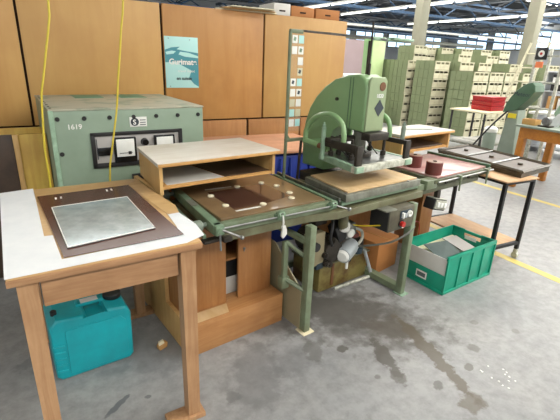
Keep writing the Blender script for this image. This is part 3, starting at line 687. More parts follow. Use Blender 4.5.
# teal jerrycan under the table (world, its own yaw)
J = Matrix.Translation((-.085, 1.885, 0)) @ Matrix.Rotation(R(5), 4, 'Z')
t = Thing('jerrycan', 'teal plastic jerrycan standing under the wooden table', 'jerrycan', J, (0, 0, 0))
prof = [(0.0, .02), (.02, 0), (.34, 0), (.362, .02), (.365, .27), (.345, .31), (.25, .325), (.243, .30), (.165, .297), (.15, .325), (.03, .335), (.0, .30)]
jb = MB(); jb.prism(prof, 'y', 0, .24, .016)
body = t.part('body', jb, 'teal_jug')
hp = MB(); hp.box(.14, .25, .095, .145, .318, .335, .006).box(.13, .155, .095, .145, .29, .335, .006).box(.235, .26, .095, .145, .29, .335, .006)
t.part('handle', hp, 'teal_jug')
t.part('handle_label', MB().box(.155, .235, .10, .14, .335, .3365, 0), 'corr_grey')
t.part('screw_cap', MB().lathe([(.042, 0), (.044, .004), (.044, .022), (.04, .027), (.02, .027)], (.305, .12, .318)), 'black', label='large black screw cap')
t.part('vent_cap', MB().lathe([(.014, 0), (.014, .02), (.01, .023)], (.03, .07, .33)), 'black', label='small black vent cap')
for k in range(5): t.part('grip_rib', MB().cyl((.004, -.002, .06+k*.035), (.05, -.003, .052+k*.035), .005, seg=8), 'teal_jug')
t.part('panel', MB().prism([(.06, .03), (.335, .03), (.335, .24), (.31, .27), (.06, .27)], 'y', -.005, .002, .002), 'teal_jug')

# crumpled scrap on the floor
t = Thing('paper_scrap', 'crumpled brown and yellow wrapper on the floor between table and cabinet', 'litter', base=(.43, 1.93, 0))
t.part('wrapper', MB().prism([(.40, 0), (.445, .002), (.45, .03), (.43, .045), (.405, .035), (.395, .02)], 'y', 1.90, 1.93, .004, rot=('Z', 20, (.42, 1.91, 0))), 'cardboard_light')
t.part('yellow_part', MB().prism([(.40, .03), (.43, .04), (.425, .058), (.40, .05)], 'y', 1.895, 1.915, .003), 'cream_paper')

# ================================================================== BENCH LINE (frame B)
# cabinet with plinth
t = Thing('wooden_cabinet', 'brown wooden cabinet with two doors on a box plinth under the left tray', 'cabinet', B, (-.06, .125, 0))
t.part('plinth', MB().box(-.06, .525, .125, .62, 0, .19, .002), 'plinth_wood')
t.part('side_panel', MB().prism([(.125, 0), (.80, 0), (.80, .835), (.42, .835), (.42, .19), (.125, .19)], 'x', -.085, -.062, .001), 'light_ply', label='pale plywood side board')
t.part('carcass', MB().box(-.06, -.045, .26, .62, .19, .70, .002).box(.485, .50, .26, .62, .19, .70, .002).box(-.045, .485, .605, .62, .19, .70, .002), 'cab_wood')
d1 = t.part('door', MB().box(-.06, .195, .225, .243, .192, .70, .002), 'cab_wood')
d2 = t.part('door', MB().box(.275, .50, .225, .243, .192, .70, .002), 'cab_wood')
t.part('keyhole', MB().cyl((.312, .221, .50), (.312, .225, .50), .008, seg=10).box(.309, .315, .221, .225, .482, .5, 0), 'steel', d2)
t.part('inner_shelf', MB().box(-.045, .485, .26, .605, .43, .44, 0), 'cab_wood')
single('white_carton', MB().box(.15, .34, .30, .5, .19, .30, .004), 'corr_grey', 'white carton inside the open gap of the wooden cabinet', 'box', B, (.15, .3, .19))
single('dark_carton', MB().box(.15, .33, .30, .5, .30, .42, .004), 'black', 'dark carton stacked on the white one inside the cabinet', 'box', B, (.15, .3, .30))
single('paper_piece', MB().sheet([(-.05, .135), (.16, .135), (.19, .215), (-.03, .218)], .1905, .001), 'platen_board', 'worn paper sheet lying on the cabinet plinth ledge', 'paper', B, (-.05, .135, .19))

# open shelf box on the rear of the left tray
def shelf_unit(u0, u1, v0, v1, label, topmat, sh, zb):
    """sh: how far the rear left corner lies to the right of the front left one"""
    t = Thing('shelf_box', label, 'shelf', B, (u0, v0, .77))
    def quad(a, b, c, d, s0=None):
        k = sh/(v1-v0)
        q = lambda u, v: (u+k*(v-v0)*(1-(u-u0)/(u1-u0)), v)
        return [q(a, c), q(b, c), q(b, d), q(a, d)]
    t.part('top_board', MB().prism(quad(u0-.01, u1+.025, v0-.018, v1+.0), 'z', .985, 1.003, 0), topmat)
    t.part('top_edge', MB().box(u0-.011, u1+.025, v0-.021, v0-.0182, .983, .999, .0005), 'edge_ply')
    t.part('side_panel', MB().prism(quad(u0, u0+.018, v0, v1), 'z', zb, .985, 0), 'light_ply')
    t.part('side_panel', MB().prism(quad(u1-.018, u1, v0, v1), 'z', .856, .985, 0), 'light_ply')
    t.part('shelf', MB().prism(quad(u0+.018, u1-.018, v0+.005, v1-.01), 'z', .862, .878, 0), 'edge_ply')
    t.part('back_panel', MB().prism(quad(u0+.018, u1-.018, v1-.012, v1), 'z', .50, .985, 0), 'light_ply')
    for u in (u0+.12, u1-.06): t.part('support_post', MB().box(u, u+.04, v1+.001, v1+.04, 0, .95, .002), 'light_ply')
shelf_unit(-.095, .615, .37, .80, 'open wooden shelf box with pale top behind the left tray', 'white_top', .05, .838)
shelf_unit(1.80, 2.44, .36, .69, 'open wooden shelf box with pale top behind the pink tray', 'white_top', 0, .80)
single('grey_sheet', MB().sheet([(-.05, .39), (.28, .39), (.22, .78), (.0, .78)], .8785, .002), 'corr_grey', 'grey sheet on the left part of the open shelf', 'sheet', B, (-.05, .39, .8785))
single('dark_sheet', MB().sheet([(.29, .39), (.59, .39), (.59, .78), (.23, .78)], .8785, .003), 'slat_board', 'dark brown sheet on the right part of the open shelf', 'sheet', B, (.29, .39, .8785))
single('dark_sheet', MB().box(1.85, 2.38, .38, .66, .8785, .892, .002), 'slat_board', 'dark sheets on the shelf behind the pink tray', 'sheet', B, (1.85, .38, .8785))
single('ruler', MB().box(2.02, 2.30, .50, .515, 1.004, 1.008, 0, rot=('Z', -25, (2.15, .5, 1))), 'grey_green', 'thin green strip lying on the right shelf top', 'ruler', B, (2.0, .5, 1.004))

# the press
t = Thing('welding_press', 'green high-frequency welding press with C-shaped head, platens and tray bench', 'press machine', B, (.55, 0, 0))
# under-frame
def leg(u, v, z1, w=.042, d=.05): return MB().box(u, u+w, v, v+d, .006, z1, .003)
for (u, v) in ((.553, -.055), (.553, .55)): t.part('leg', leg(u, v, .67), 'frame_green')
for (u, v) in ((1.385, -.10), (1.385, .55)): t.part('leg', leg(u, v, .67), 'frame_green')
t.part('foot_plate', MB().box(.535, .615, -.075, .005, 0, .006, .001), 'cream_paper'); t.part('foot_plate', MB().box(1.375, 1.45, -.12, -.04, 0, .006, .001), 'pale_green')
t.part('side_panel', MB().prism([(-.01, .01), (.55, .01), (.55, .5), (.25, .47), (.12, .36), (-.01, .27)], 'x', .548, .556, .001), 'side_plate')
t.part('hanging_bracket', MB().box(.47, .50, .06, .085, .30, .56, .002).tube([(.485, .07, .56), (.575, .0, .47)], .012, seg=6, smooth=0).tube([(.485, .07, .33), (.575, -.03, .26)], .014, seg=6, smooth=0)
       .box(.462, .512, .055, .10, .27, .34, .002), 'frame_green')
t.part('cross_bar', MB().box(.56, .59, 0, .55, .55, .58, .002), 'frame_green')
t.part('cross_bar', MB().box(1.39, 1.42, -.06, .55, .60, .65, .002), 'frame_green')
t.part('skid', MB().prism([(-.05, .006), (.55, .006), (.55, .05), (-.05, .05)], 'x', 1.39, 1.45, .003), 'frame_green')
t.part('cross_bar', MB().box(.595, 1.385, .56, .60, .05, .09, .002), 'frame_green')
# beams carrying the trays
t.part('front_beam', MB().prism([(.08, .035), (.60, .02), (.76, -.035), (1.56, -.035), (1.56, .03), (.76, .04), (.08, .08)], 'z', .668, .712, .004), 'olive_beam')
t.part('rear_beam', MB().box(.055, 2.36, .56, .62, .672, .712, .006), 'olive_beam')
t.part('cross_beam', MB().box(.06, .10, .06, .56, .68, .71, .002), 'olive_beam'); t.part('cross_beam', MB().box(1.5, 1.55, .03, .56, .68, .712, .002), 'olive_beam')
t.part('extension_beam', MB().box(1.56, 2.36, .01, .06, .66, .70, .004), 'dark_olive')
# left tray
tr = t.part('left_tray', MB().prism([(.05, .045), (.755, .005), (.80, .66), (.10, .66)], 'z', .712, .755, .002), 'frame_green')
t.part('tray_board', MB().prism([(.085, .075), (.735, .045), (.79, .775), (.13, .775)], 'z', .756, .771, .002), 'tray_board', tr)
t.part('tray_rim', MB().box(.055, .745, .012, .05, .718, .768, .004, rot=('Z', -2.2, (.4, .03, .7))), 'frame_green', tr)
t.part('side_rail', MB().prism([(-.003, -.01), (.04, -.01), (.110, .64), (.075, .64)], 'z', .735, .785, .004), 'rail_green', label='bright green side rail')
t.part('side_rail', MB().prism([(-.04, .02), (-.025, .02), (.035, .62), (.02, .62)], 'z', .715, .735, .002), 'rail_green')
t.part('slide_pad', MB().prism([(.030, .28), (.068, .28), (.078, .38), (.042, .38)], 'z', .785, .787, 0), 'steel_dull')
for i, (u, v) in enumerate(((-.058, .082), (-.002, .60))):
    kb = t.part('clamp_knob', MB().lathe([(.010, 0), (.013, .002), (.026, .004), (.028, .008), (.028, .036), (.024, .04), (.012, .042), (.012, .07)], (u, v, .757), axis='x', seg=18), 'grey_green')
# rods and clamps along the front
t.part('front_rod', MB().cyl((.02, .010, .752), (.74, -.035, .756), .005, seg=10), 'steel')
cc = t.part('corner_clamp', MB().box(.0, .045, -.03, .02, .735, .785, .006).cyl((.02, -.036, .76), (.02, -.03, .76), .014, seg=16), 'rail_green')
t.part('clamp_handle', MB().cyl((.03, -.03, .765), (.095, -.09, .735), .006, seg=10).ball((.098, -.093, .733), .010), 'steel', cc)
t.part('clamp_screw', MB().cyl((.02, -.03, .75), (.02, -.035, .665), .005, seg=8), 'steel', cc)
t.part('clamp_lever', MB().box(-.05, .055, -.012, .03, .70, .715, .003).box(.03, .075, -.05, -.02, .705, .73, .004), 'dark_iron', cc)
for (u, v) in ((.378, -.01), (.725, -.03)):
    c = t.part('clamp', MB().cyl((u-.018, v, .762), (u+.018, v, .762), .02, seg=16).box(u-.022, u+.022, v-.012, v+.03, .74, .765, .004).cyl((u, v-.012, .765), (u, v+.002, .765), .024, seg=16), 'rail_green')
    t.part('clamp_bolt', MB().cyl((u, v-.018, .765), (u, v-.012, .765), .012, seg=10), 'dark_iron', c)
t.part('clamp_lever', MB().cyl((.73, -.035, .762), (.775, -.10, .75), .006, seg=8).ball((.778, -.105, .749), .012), 'steel')
t.part('middle_slide', MB().prism([(.80, .0), (.815, .0), (.865, .66), (.85, .66)], 'z', .75, .775, .002), 'steel', label='steel slide between tray and platen')
t.part('middle_slide', MB().prism([(.765, .0), (.79, .0), (.84, .66), (.815, .66)], 'z', .72, .762, .002), 'rail_green')
# lower platen
lp = t.part('lower_platen', MB().prism([(.83, -.025), (1.525, -.025), (1.54, .40), (.885, .40)], 'z', .752, .796, .004), 'steel_dull')
t.part('platen_base', MB().prism([(.815, -.01), (1.53, -.01), (1.53, .42), (.87, .42)], 'z', .73, .752, .002), 'rail_green')
t.part('platen_board', MB().prism([(.86, -.005), (1.50, -.01), (1.515, .385), (.92, .385)], 'z', .797, .807, .002), 'platen_board', lp, label='tan pressing board')
for (u, v) in ((.85, 0.0), (1.505, 0.0), (1.40, -.02)): t.part('platen_screw', MB().cyl((u, v, .796), (u, v, .803), .008, seg=10), 'steel', lp)
t.part('rear_shade_block', MB().box(1.02, 1.54, .44, .62, .712, .775, .006), 'dark_iron')  # dark block added behind the platen, mostly for shade, partly for iron parts
# body: C shaped casting, silhouette in the v-z plane
prof = [(.165, 1.10), (.160, 1.36), (.185, 1.415), (.24, 1.438), (.33, 1.432), (.43, 1.40), (.53, 1.350), (.61, 1.28), (.67, 1.20), (.71, 1.10), (.715, 1.0), (.72, .79),
        (.50, .79), (.47, .92), (.46, 1.02), (.43, 1.09), (.38, 1.125), (.33, 1.12), (.30, 1.10)]
bd = t.part('c_frame_body', MB().prism(prof, 'x', 1.120, 1.300, .018), 'press_green', label='light green C-shaped body casting', ang=.7)
t.part('panel_seam', MB().box(1.117, 1.121, .272, .276, 1.11, 1.42, 0).box(1.117, 1.121, .296, .300, 1.11, 1.42, 0), 'dark_green', bd)
t.part('side_bolt', MB().cyl((1.108, .40, 1.28), (1.121, .40, 1.28), .011, seg=10), 'dark_iron', bd)
t.part('front_cover', MB().prism([(1.128, 1.105), (1.292, 1.105), (1.288, 1.40), (1.27, 1.425), (1.15, 1.425), (1.132, 1.40)], 'y', .150, .168, .006), 'head_front_lit', bd, label='green front cover of the head, greyed to show light on it')
fc = [o for o in bd.children if o.name.startswith('front_cover')][0]
t.part('number', text_mb('1820', .032, (1.196, .1485, 1.307), (1, 0, 0), (0, 0, 1), bold=.0005), 'white', bd, label='white painted number 1820')
t.part('round_emblem', MB().cyl((1.245, .146, 1.372), (1.245, .152, 1.372), .026), 'emblem_brown', bd)
t.part('diamond_emblem', MB().prism([(1.19, 1.245), (1.232, 1.195), (1.274, 1.245), (1.232, 1.295)], 'y', .147, .152), 'ink', bd)
# pole and crossing bar
t.part('top_pole', MB().cyl((1.205, .24, 1.43), (1.205, .24, 1.50), .012, seg=10).cyl((1.205, .24, 1.5), (1.205, .24, 1.73), .006, seg=10), 'dark_iron')
t.part('top_pole', MB().cyl((1.235, .28, 1.43), (1.235, .28, 1.63), .009, seg=10), 'dark_iron')
t.part('lamp_arm', MB().box(1.21, 1.47, .225, .25, 1.632, 1.648, .003).box(1.36, 1.56, .20, .27, 1.64, 1.655, .004), 'pale_green')
t.part('cross_arm', MB().tube([(.93, .56, 1.672), (1.30, .20, 1.638)], .006, seg=8, smooth=0).tube([(.95, .585, 1.675), (1.32, .225, 1.641)], .006, seg=8, smooth=0), 'steel')
# guard posts
t.part('guard_post', MB().tube([(.832, .56, .70), (.84, .56, 1.02), (.84, .56, 1.665)], .011, seg=10, smooth=0), 'frame_green')
t.part('guard_arm', MB().box(.835, .935, .55, .57, 1.655, 1.678, .003), 'frame_green')
t.part('guard_post', MB().tube([(.95, .56, .70), (.97, .56, 1.0)], .009, seg=8, smooth=0), 'dark_iron')
t.part('guard_bracket', MB().box(.835, 1.0, .545, .575, 1.00, 1.018, .003).prism([(.845, 1.018), (.87, 1.018), (.845, 1.05)], 'y', .555, .565), 'frame_green')
# upper platen hung below the head
u0, u1, v0, v1, pz0, pz1 = .925, 1.475, .03, .43, .895, .935
up = t.part('upper_platen', MB().prism([(.965, .05), (1.45, .05), (1.44, .41), (1.03, .41)], 'z', pz0+.003, pz1-.004, .003), 'steel')
t.part('platen_side_bar', MB().prism([(.935, .02), (.968, .02), (1.04, .42), (1.01, .42)], 'z', pz0, pz1, .003), 'pale_green', up)
t.part('platen_side_bar', MB().box(u1-.03, u1, v0, v1, pz0, pz1, .004), 'pale_green', up)
t.part('platen_front_bar', MB().box(u0+.012, u1-.01, v0-.012, v0+.03, pz0, pz1, .004), 'bar_white', up, label='scratched pale aluminium front bar')
t.part('platen_rear_bar', MB().box(1.04, u1-.03, v1-.03, v1, pz0, pz1, .004), 'alu', up)
for u in (u0+.012, 1.385): t.part('end_block', MB().box(u, u+.06, v0-.018, v0-.012, pz0+.002, pz1-.002, .002), 'pale_green', up)
for u in (.965, 1.41):
    t.part('hanger_arm', MB().box(u-.006, u+.020, .05, .33 if u < 1 else .30, 1.003 if u < 1 else 1.02, 1.05, .003), 'dark_iron')
    t.part('hanger_plate', MB().box(u-.018, u+.032, .03, .05, .935, 1.05, .003), 'dark_iron')
t.part('cross_yoke', MB().box(.95, 1.44, .26, .31, 1.03, 1.06, .004), 'dark_iron')
t.part('ram', MB().cyl((1.21, .26, .935), (1.21, .26, 1.11), .042, seg=24), 'steel_dull')
t.part('ram_flange', MB().cyl((1.21, .26, .936), (1.21, .26, .956), .085, seg=28), 'dark_iron')
for (u, v) in ((1.06, .18), (1.10, .33), (1.32, .33), (1.36, .18), (1.03, .33), (1.40, .33)): t.part('guide_pin', MB().cyl((u, v, .93), (u, v, 1.06), .010, seg=12).cyl((u, v, .935), (u, v, .965), .018, seg=12), 'dark_iron')
t.part('terminal_block', MB().box(1.12, 1.30, .10, .17, 1.055, 1.10, .004), 'dark_iron')
for k in range(4): t.part('lead_wire', MB().tube([(1.0+.1*k, .36, 1.05), (1.02+.1*k, .30, 1.02), (1.04+.09*k, .22, .97), (1.06+.09*k, .2, .94)], .004, seg=6), 'black')
# spring rods
for (u, v, a, b) in ((.955, .33, .92, 1.15), (1.425, .09, 1.05, 1.16)):
    t.part('spring_rod', MB().cyl((u, v, a), (u, v, b-.03), .0145, seg=14).cyl((u, v, b-.03), (u, v, b-.012), .011, seg=12).cyl((u, v, b-.012), (u, v, b), .006, seg=10), 'pale_green' if u < 1 else 'grey_green')
# green arched tubes either side of the head
ARCH = [(.53, .985), (.535, 1.05), (.52, 1.095), (.475, 1.145), (.42, 1.178), (.33, 1.198), (.26, 1.187), (.205, 1.15), (.185, 1.09), (.185, 1.05)]
def arch(u): return [(u, a, b) for a, b in ARCH]
t.part('arched_tube', MB().tube(arch(.985), .0165, seg=12, smooth=4), 'press_green'); t.part('arched_tube', MB().tube(arch(1.41), .0155, seg=12, smooth=4), 'press_green')
t.part('pivot_cylinder', MB().cyl((.985, .54, 1.0), (.985, .40, .992), .021, seg=18), 'press_green'); t.part('pivot_pin', MB().cyl((.985, .40, .992), (.985, .37, .990), .017, seg=14), 'emblem_brown')
t.part('pivot_shaft', MB().cyl((.97, .50, 1.0), (1.43, .50, 1.0), .014, seg=12), 'press_green')
# right tray
rt = t.part('right_tray', MB().box(1.76, 2.475, -.01, .56, .712, .752, .004), 'dark_olive')
t.part('tray_board', MB().box(1.785, 2.455, .015, .54, .753, .766, .002), 'pink_board', rt, label='glossy pink board')
t.part('tray_rim', MB().box(2.453, 2.475, -.01, .56, .752, .785, .003), 'dark_green', rt)
t.part('front_lip', MB().box(1.70, 2.47, -.025, -.01, .735, .762, .003), 'dark_olive', rt)
t.part('front_rod', MB().cyl((1.72, -.04, .748), (2.47, -.04, .748), .006, seg=10), 'steel')
for u in (1.99, 2.37):
    c = t.part('clamp', MB().box(u-.012, u+.012, -.055, -.01, .725, .765, .004).cyl((u, -.045, .76), (u, -.05, .65), .008, .006, seg=10), 'frame_green')
for (u) in (1.86, 2.16): t.part('rail_bolt', MB().cyl((u, -.02, .725), (u, -.01, .725), .014, seg=12), 'dark_iron')
t.part('platen_link', MB().box(1.54, 1.78, -.0, .05, .70, .74, .004).box(1.62, 1.74, -.02, .06, .70, .765, .006), 'frame_green')
t.part('slide_rail', MB().box(1.54, 1.80, .30, .36, .72, .75, .003), 'dark_iron')
# control box below the front beam
cb_ = t.part('control_box', MB().box(1.15, 1.40, -.10, .05, .52, .665, .004), 'box_dirty', label='dirty steel control box')
t.part('box_side', MB().box(1.144, 1.15, -.095, .045, .525, .66, .001), 'black', cb_, label='black side of the box')
t.part('box_lid', MB().box(1.10, 1.20, -.11, .05, .665, .673, .001), 'steel_dull', cb_)
t.part('push_button', MB().box(1.262, 1.276, -.12, -.10, .60, .635, .002), 'white', cb_, label='white I button')
t.part('push_button', MB().box(1.284, 1.304, -.118, -.10, .60, .625, .002), 'motor_grey', cb_)
t.part('ring_button', MB().lathe([(.012, 0), (.013, -.012), (.021, -.012), (.022, 0)], (1.338, -.104, .617), axis='y', seg=20), 'white', cb_, label='white O button')
t.part('button_plate', MB().box(1.25, 1.36, -.104, -.10, .59, .645, .001), 'blue_black', cb_)
t.part('red_switch', MB().cyl((1.27, -.125, .56), (1.27, -.10, .56), .018, seg=16), 'red_small', cb_, label='red rotary switch')
t.part('switch_collar', MB().cyl((1.27, -.106, .56), (1.27, -.10, .56), .026, seg=16), 'black', cb_)
t.part('pilot_button', MB().cyl((1.285, -.11, .535), (1.285, -.10, .535), .008, seg=12), 'white', cb_)
t.part('cable', MB().tube([(1.44, -.09, .50), (1.36, -.10, .47), (1.25, -.06, .42), (1.16, .02, .39), (1.13, .10, .36)], .007, seg=8), 'cable_grey')
t.part('yellow_wire', MB().tube([(1.15, -.05, .555), (1.13, .0, .54), (1.10, .06, .525), (1.08, .12, .515)], .004, seg=6), 'yellow')

# pneumatic/motor assembly below the press
t = Thing('drive_unit', 'motor and valve unit on an olive tank under the press', 'motor unit', B, (.75, .1, 0))
tk = t.part('tank', MB().box(.92, 1.40, .235, .52, .0, .20, .012), 'tank_olive', label='rusty olive tank box')
t.part('tank_strap', MB().box(1.03, 1.055, .229, .235, .03, .2, .002), 'emblem_brown', tk)
for k, u in enumerate((.95, 1.34)): t.part('motor_bracket', MB().box(u, u+.03, .26, .40, .212, .30, .002), 'dark_iron', tk)
t.part('tank_lid', MB().box(.91, 1.41, .225, .53, .20, .212, .003), 'olive_beam', tk)
t.part('beige_cover', MB().box(.70, .84, .12, .17, .30, .52, .004, rot=('Z', 4, (.75, .15, 0))), 'side_plate', label='beige cover plate with black knob')
t.part('cover_knob', MB().cyl((.755, .10, .44), (.755, .125, .44), .028, seg=18), 'black')
t.part('upper_block', MB().box(.80, .90, .18, .26, .54, .64, .004), 'dark_iron')
mt = t.part('motor', MB().cyl((.93, .16, .36), (.93, .42, .36), .085, seg=26), 'black', label='black motor body')
for k in range(10):
    a = 2*math.pi*k/10; t.part('motor_fin', MB().box(.927+.088*math.cos(a), .933+.088*math.cos(a), .18, .40, .355+.088*math.sin(a), .365+.088*math.sin(a), 0), 'dark_iron', mt)
t.part('motor_fan_cover', MB().lathe([(.04, 0), (.075, .008), (.085, .03), (.085, .05)], (.93, .12, .36), axis='y', seg=26), 'dark_iron', mt)
gb = t.part('gear_motor', MB().cyl((.985, .10, .325), (1.12, .16, .345), .052, .058, seg=24), 'motor_grey', label='light grey gear motor')
t.part('motor_cap', MB().cyl((.972, .094, .323), (.985, .10, .325), .03, .046, seg=20), 'white', gb)
t.part('terminal_box', MB().box(.94, 1.02, .12, .20, .42, .54, .006, rot=('Y', -25, (.98, .15, .48))), 'black')
vb = t.part('valve_body', MB().box(1.01, 1.11, .12, .20, .43, .52, .006, rot=('Y', -15, (1.06, .15, .48))), 'steel')
t.part('dial_ring', MB().lathe([(.028, 0), (.03, -.012), (.02, -.014), (.018, -.008)], (1.055, .118, .465), axis='y', seg=20), 'white', vb)
t.part('supply_hose', MB().tube([(.96, .10, .66), (.95, .09, .60), (.96, .10, .55), (.99, .12, .52)], .032, seg=12), 'olive_beam')
t.part('hose_collar', MB().cyl((.985, .11, .515), (.975, .10, .545), .036, seg=16), 'white')
t.part('hose', MB().tube([(.90, .14, .62), (.87, .10, .56), (.86, .10, .48), (.89, .11, .42)], .010, seg=8), 'black')
t.part('hose', MB().tube([(1.10, .16, .48), (1.16, .12, .46), (1.18, .12, .40), (1.14, .12, .36)], .010, seg=8), 'alu')
t.part('elbow', MB().ball((1.14, .15, .42), .026, (1.2, 1, .8)), 'roll_brown')
t.part('blue_bowl', MB().lathe([(.015, 0), (.038, .01), (.04, .05), (.02, .06)], (1.15, .13, .29)), 'blue_black')
for (u, z_) in ((.84, .36), (.88, .29), (.90, .45), (.85, .30), (1.05, .28)): t.part('fitting', MB().cyl((u, .10, z_), (u, .16, z_), .02, seg=10).cyl((u, .09, z_), (u, .10, z_), .012, seg=6), 'dark_iron')
t.part('relay', MB().box(.78, .84, .12, .18, .27, .31, .004), 'blue_black')
t.part('valve_stem', MB().cyl((1.02, .09, .23), (1.02, .09, .30), .009, seg=10), 'white')
single('steel_pipe', MB().tube([(1.04, .20, .016), (1.38, .185, .016)], .0125, seg=12), 'alu', 'pale metal pipe lying on the floor in front of the tank', 'pipe', B, (1.04, .19, 0))
single('upright_pipe', MB().tube([(1.405, .19, .035), (1.37, .20, .13), (1.335, .20, .2), (1.315, .20, .245)], .0125, seg=12), 'motor_grey', 'short bent grey pipe standing beside the tank', 'pipe', B, (1.405, .19, 0))

# cartons and plywood below the press, right
t = Thing('cardboard_box', 'brown cardboard box under the press next to the right leg', 'box', B, (1.46, .12, 0))
bb = t.part('box_body', MB().box(1.47, 1.74, .20, .52, .002, .25, .004, rot=('Z', 6, (1.5, .2, 0))), 'cardboard')
t.part('tape_seam', MB().box(1.598, 1.604, .20, .52, .25, .252, 0, rot=('Z', 6, (1.5, .2, 0))), 'cardboard_light', bb)
single('plywood_sheet', MB().box(1.10, 1.95, .635, .655, 0, .66, .002), 'cab_wood', 'brown plywood sheet standing behind the cardboard box', 'board', B, (1.1, .635, 0))
t = Thing('wooden_stand', 'brown wooden panel stand carrying the pink tray', 'stand', B, (2.1, .3, 0))
t.part('front_panel', MB().box(2.10, 2.27, .30, .32, 0, .66, .002), 'cab_wood'); t.part('side_panel', MB().box(2.12, 2.14, .32, .55, 0, .66, .002), 'cab_wood')
t = Thing('switch_box', 'tilted black switch box with white buttons under the pink tray', 'switch', B, (1.75, 0, .5))
rr = ('Y', 14, (1.82, 0, .56))
sb = t.part('housing', MB().box(1.74, 1.90, -.02, .06, .52, .60, .004, rot=rr), 'black')
t.part('face_plate', MB().box(1.75, 1.89, -.03, -.02, .53, .595, .002, rot=rr).box(1.745, 1.895, -.02, .05, .60, .606, .002, rot=rr), 'alu', sb)
for u in (1.775, 1.82, 1.865): t.part('push_button', MB().box(u-.015, u+.015, -.04, -.03, .545, .58, .004, rot=rr), 'white', sb)
t.part('bracket', MB().box(1.80, 1.84, .0, .03, .60, .665, .002), 'dark_iron')
single('red_cable', MB().tube([(1.62, .3, .42), (1.75, .25, .34), (1.9, .25, .31), (2.05, .27, .28), (2.08, .27, .1), (2.08, .27, .01)], .004, seg=6), 'red_small', 'thin red cable hanging behind the green bin', 'cable', B, (1.62, .2, .01))

# tape rolls on the pink tray
for (u, v, lab) in ((1.835, .085, 'dark red-brown roll on the pink tray, the nearer of two'), (1.90, .30, 'dark red-brown roll on the pink tray, half behind the other')):
    t = Thing('tape_roll', lab, 'roll', B, (u, v, .766), group='rolls on the pink tray')
    t.part('roll_body', MB().lathe([(.055, 0), (.058, .003), (.058, .087), (.055, .09)], (u, v, .767), seg=32), 'roll_brown')
    t.part('roll_face', MB().lathe([(.052, 0), (.052, .0015)], (u, v, .857), seg=32), 'roll_end'); t.part('core', MB().lathe([(.014, 0), (.014, .004)], (u, v, .8585), seg=16), 'seam_dark')

# sheet, tape and dots on the left tray
zt = .7712
single('dark_sheet', MB().sheet([(.222, .478), (.605, .476), (.598, .19), (.208, .125)], zt, .001), 'dark_sheet', 'dark brown rectangle of sheet lying on the left tray', 'sheet', B, (.208, .125, zt))
for i, (a, b) in enumerate((((.233, .53), (.398, .512)), ((.201, .131), (.348, .125)))):
    d = Vector((b[0]-a[0], b[1]-a[1])).normalized(); n_ = Vector((-d.y, d.x))*.008
    single('tape_strip', MB().sheet([(a[0]-n_.x, a[1]-n_.y), (b[0]-n_.x, b[1]-n_.y), (b[0]+n_.x, b[1]+n_.y), (a[0]+n_.x, a[1]+n_.y)], zt+.0012, .0008), 'white', 'white tape strip at the %s edge of the dark sheet' % ('back left', 'front')[i], 'tape', B, (a[0], a[1], zt))
dots = [((212, 197), .19, .40), ((226, 205), 0, 0)]
for i, (u, v, lab) in enumerate(((.205, .405, 'left side of the dark sheet, rear one'), (.195, .225, 'left side of the dark sheet, front one'), (.427, .492, 'back edge of the dark sheet, left one'), (.60, .487, 'back edge of the dark sheet, right one'),
                   (.645, .385, 'right edge of the dark sheet, rearmost'), (.628, .235, 'right edge of the dark sheet, middle'), (.575, .15, 'right edge of the dark sheet, front'), (.378, .145, 'front edge of the dark sheet'))):
    single('cork_dot', MB().lathe([(.018, 0), (.019, .002), (.017, .007)], (u, v, zt+.0012), seg=14), 'pad_cream', 'small cream pad on the tray, %s' % lab, 'pad', B, (u, v, zt), group='small cream pads around the dark sheet')
t = Thing('hanging_tag', 'frayed white string tag hanging from the front tray clamp', 'tag', B, (.378, -.035, .65))
t.part('cord', MB().tube([(.378, -.03, .765), (.374, -.042, .735), (.376, -.038, .71)], .005, seg=6), 'corr_grey')
t.part('tag_body', MB().prism([(.366, .715), (.388, .715), (.392, .69), (.400, .668), (.384, .652), (.374, .645), (.362, .660), (.370, .685)], 'y', -.046, -.034, .003), 'corr_grey')

# sample card strip on the guard post
t = Thing('sample_card_strip', 'hanging strip of pale sample stickers beside the press post', 'card', B, (.855, .565, 1.07))
t.part('backing', MB().box(.852, .955, .562, .564, 1.065, 1.655, 0), 'clear_plastic')
for r_ in range(9):
    for c_ in range(2):
        if r_ in (2, 3) and c_ == 0: continue
        u = .858+c_*.050; z_ = 1.60-r_*.063
        ca = t.part('sticker', MB().box(u, u+.040, .5595, .562, z_, z_+.046, 0), ('white', 'poster_pale', 'bin_front', 'white')[(r_*3+c_) % 4])
        if (r_+c_) % 2 == 0 and r_ < 6: t.part('printed_mark', MB().box(u+.008, u+.026, .559, .5595, z_+.012, z_+.034, 0, rot=('Y', 20, (u+.02, .56, z_+.02))), 'rail_green' if r_ < 2 else 'ink', ca)

# blue covered box and pink board behind the left shelf
t = Thing('blue_covered_box', 'box draped with a crumpled blue sheet behind the tray', 'box', base=(1.35, 2.85, 0))
bx = MB(); bx.box(1.32, 2.18, 2.85, 3.35, 0, .77, .02)
t.part('blue_sheet', bx, 'blue_sheet')
for k in range(9): t.part('fold', MB().tube([(1.38+k*.095, 2.848, .75), (1.37+k*.097, 2.838, .5), (1.39+k*.094, 2.845, .3)], .012, seg=6), 'blue_sheet')
single('plywood_board', MB().box(1.15, 2.2, 2.82, 3.6, .79, .81, .002, rot=('Z', -3, (1.9, 3.0, 0))), 'pink_ply', 'pinkish plywood board on top of the blue covered box', 'board', base=(1.15, 2.82, .79))

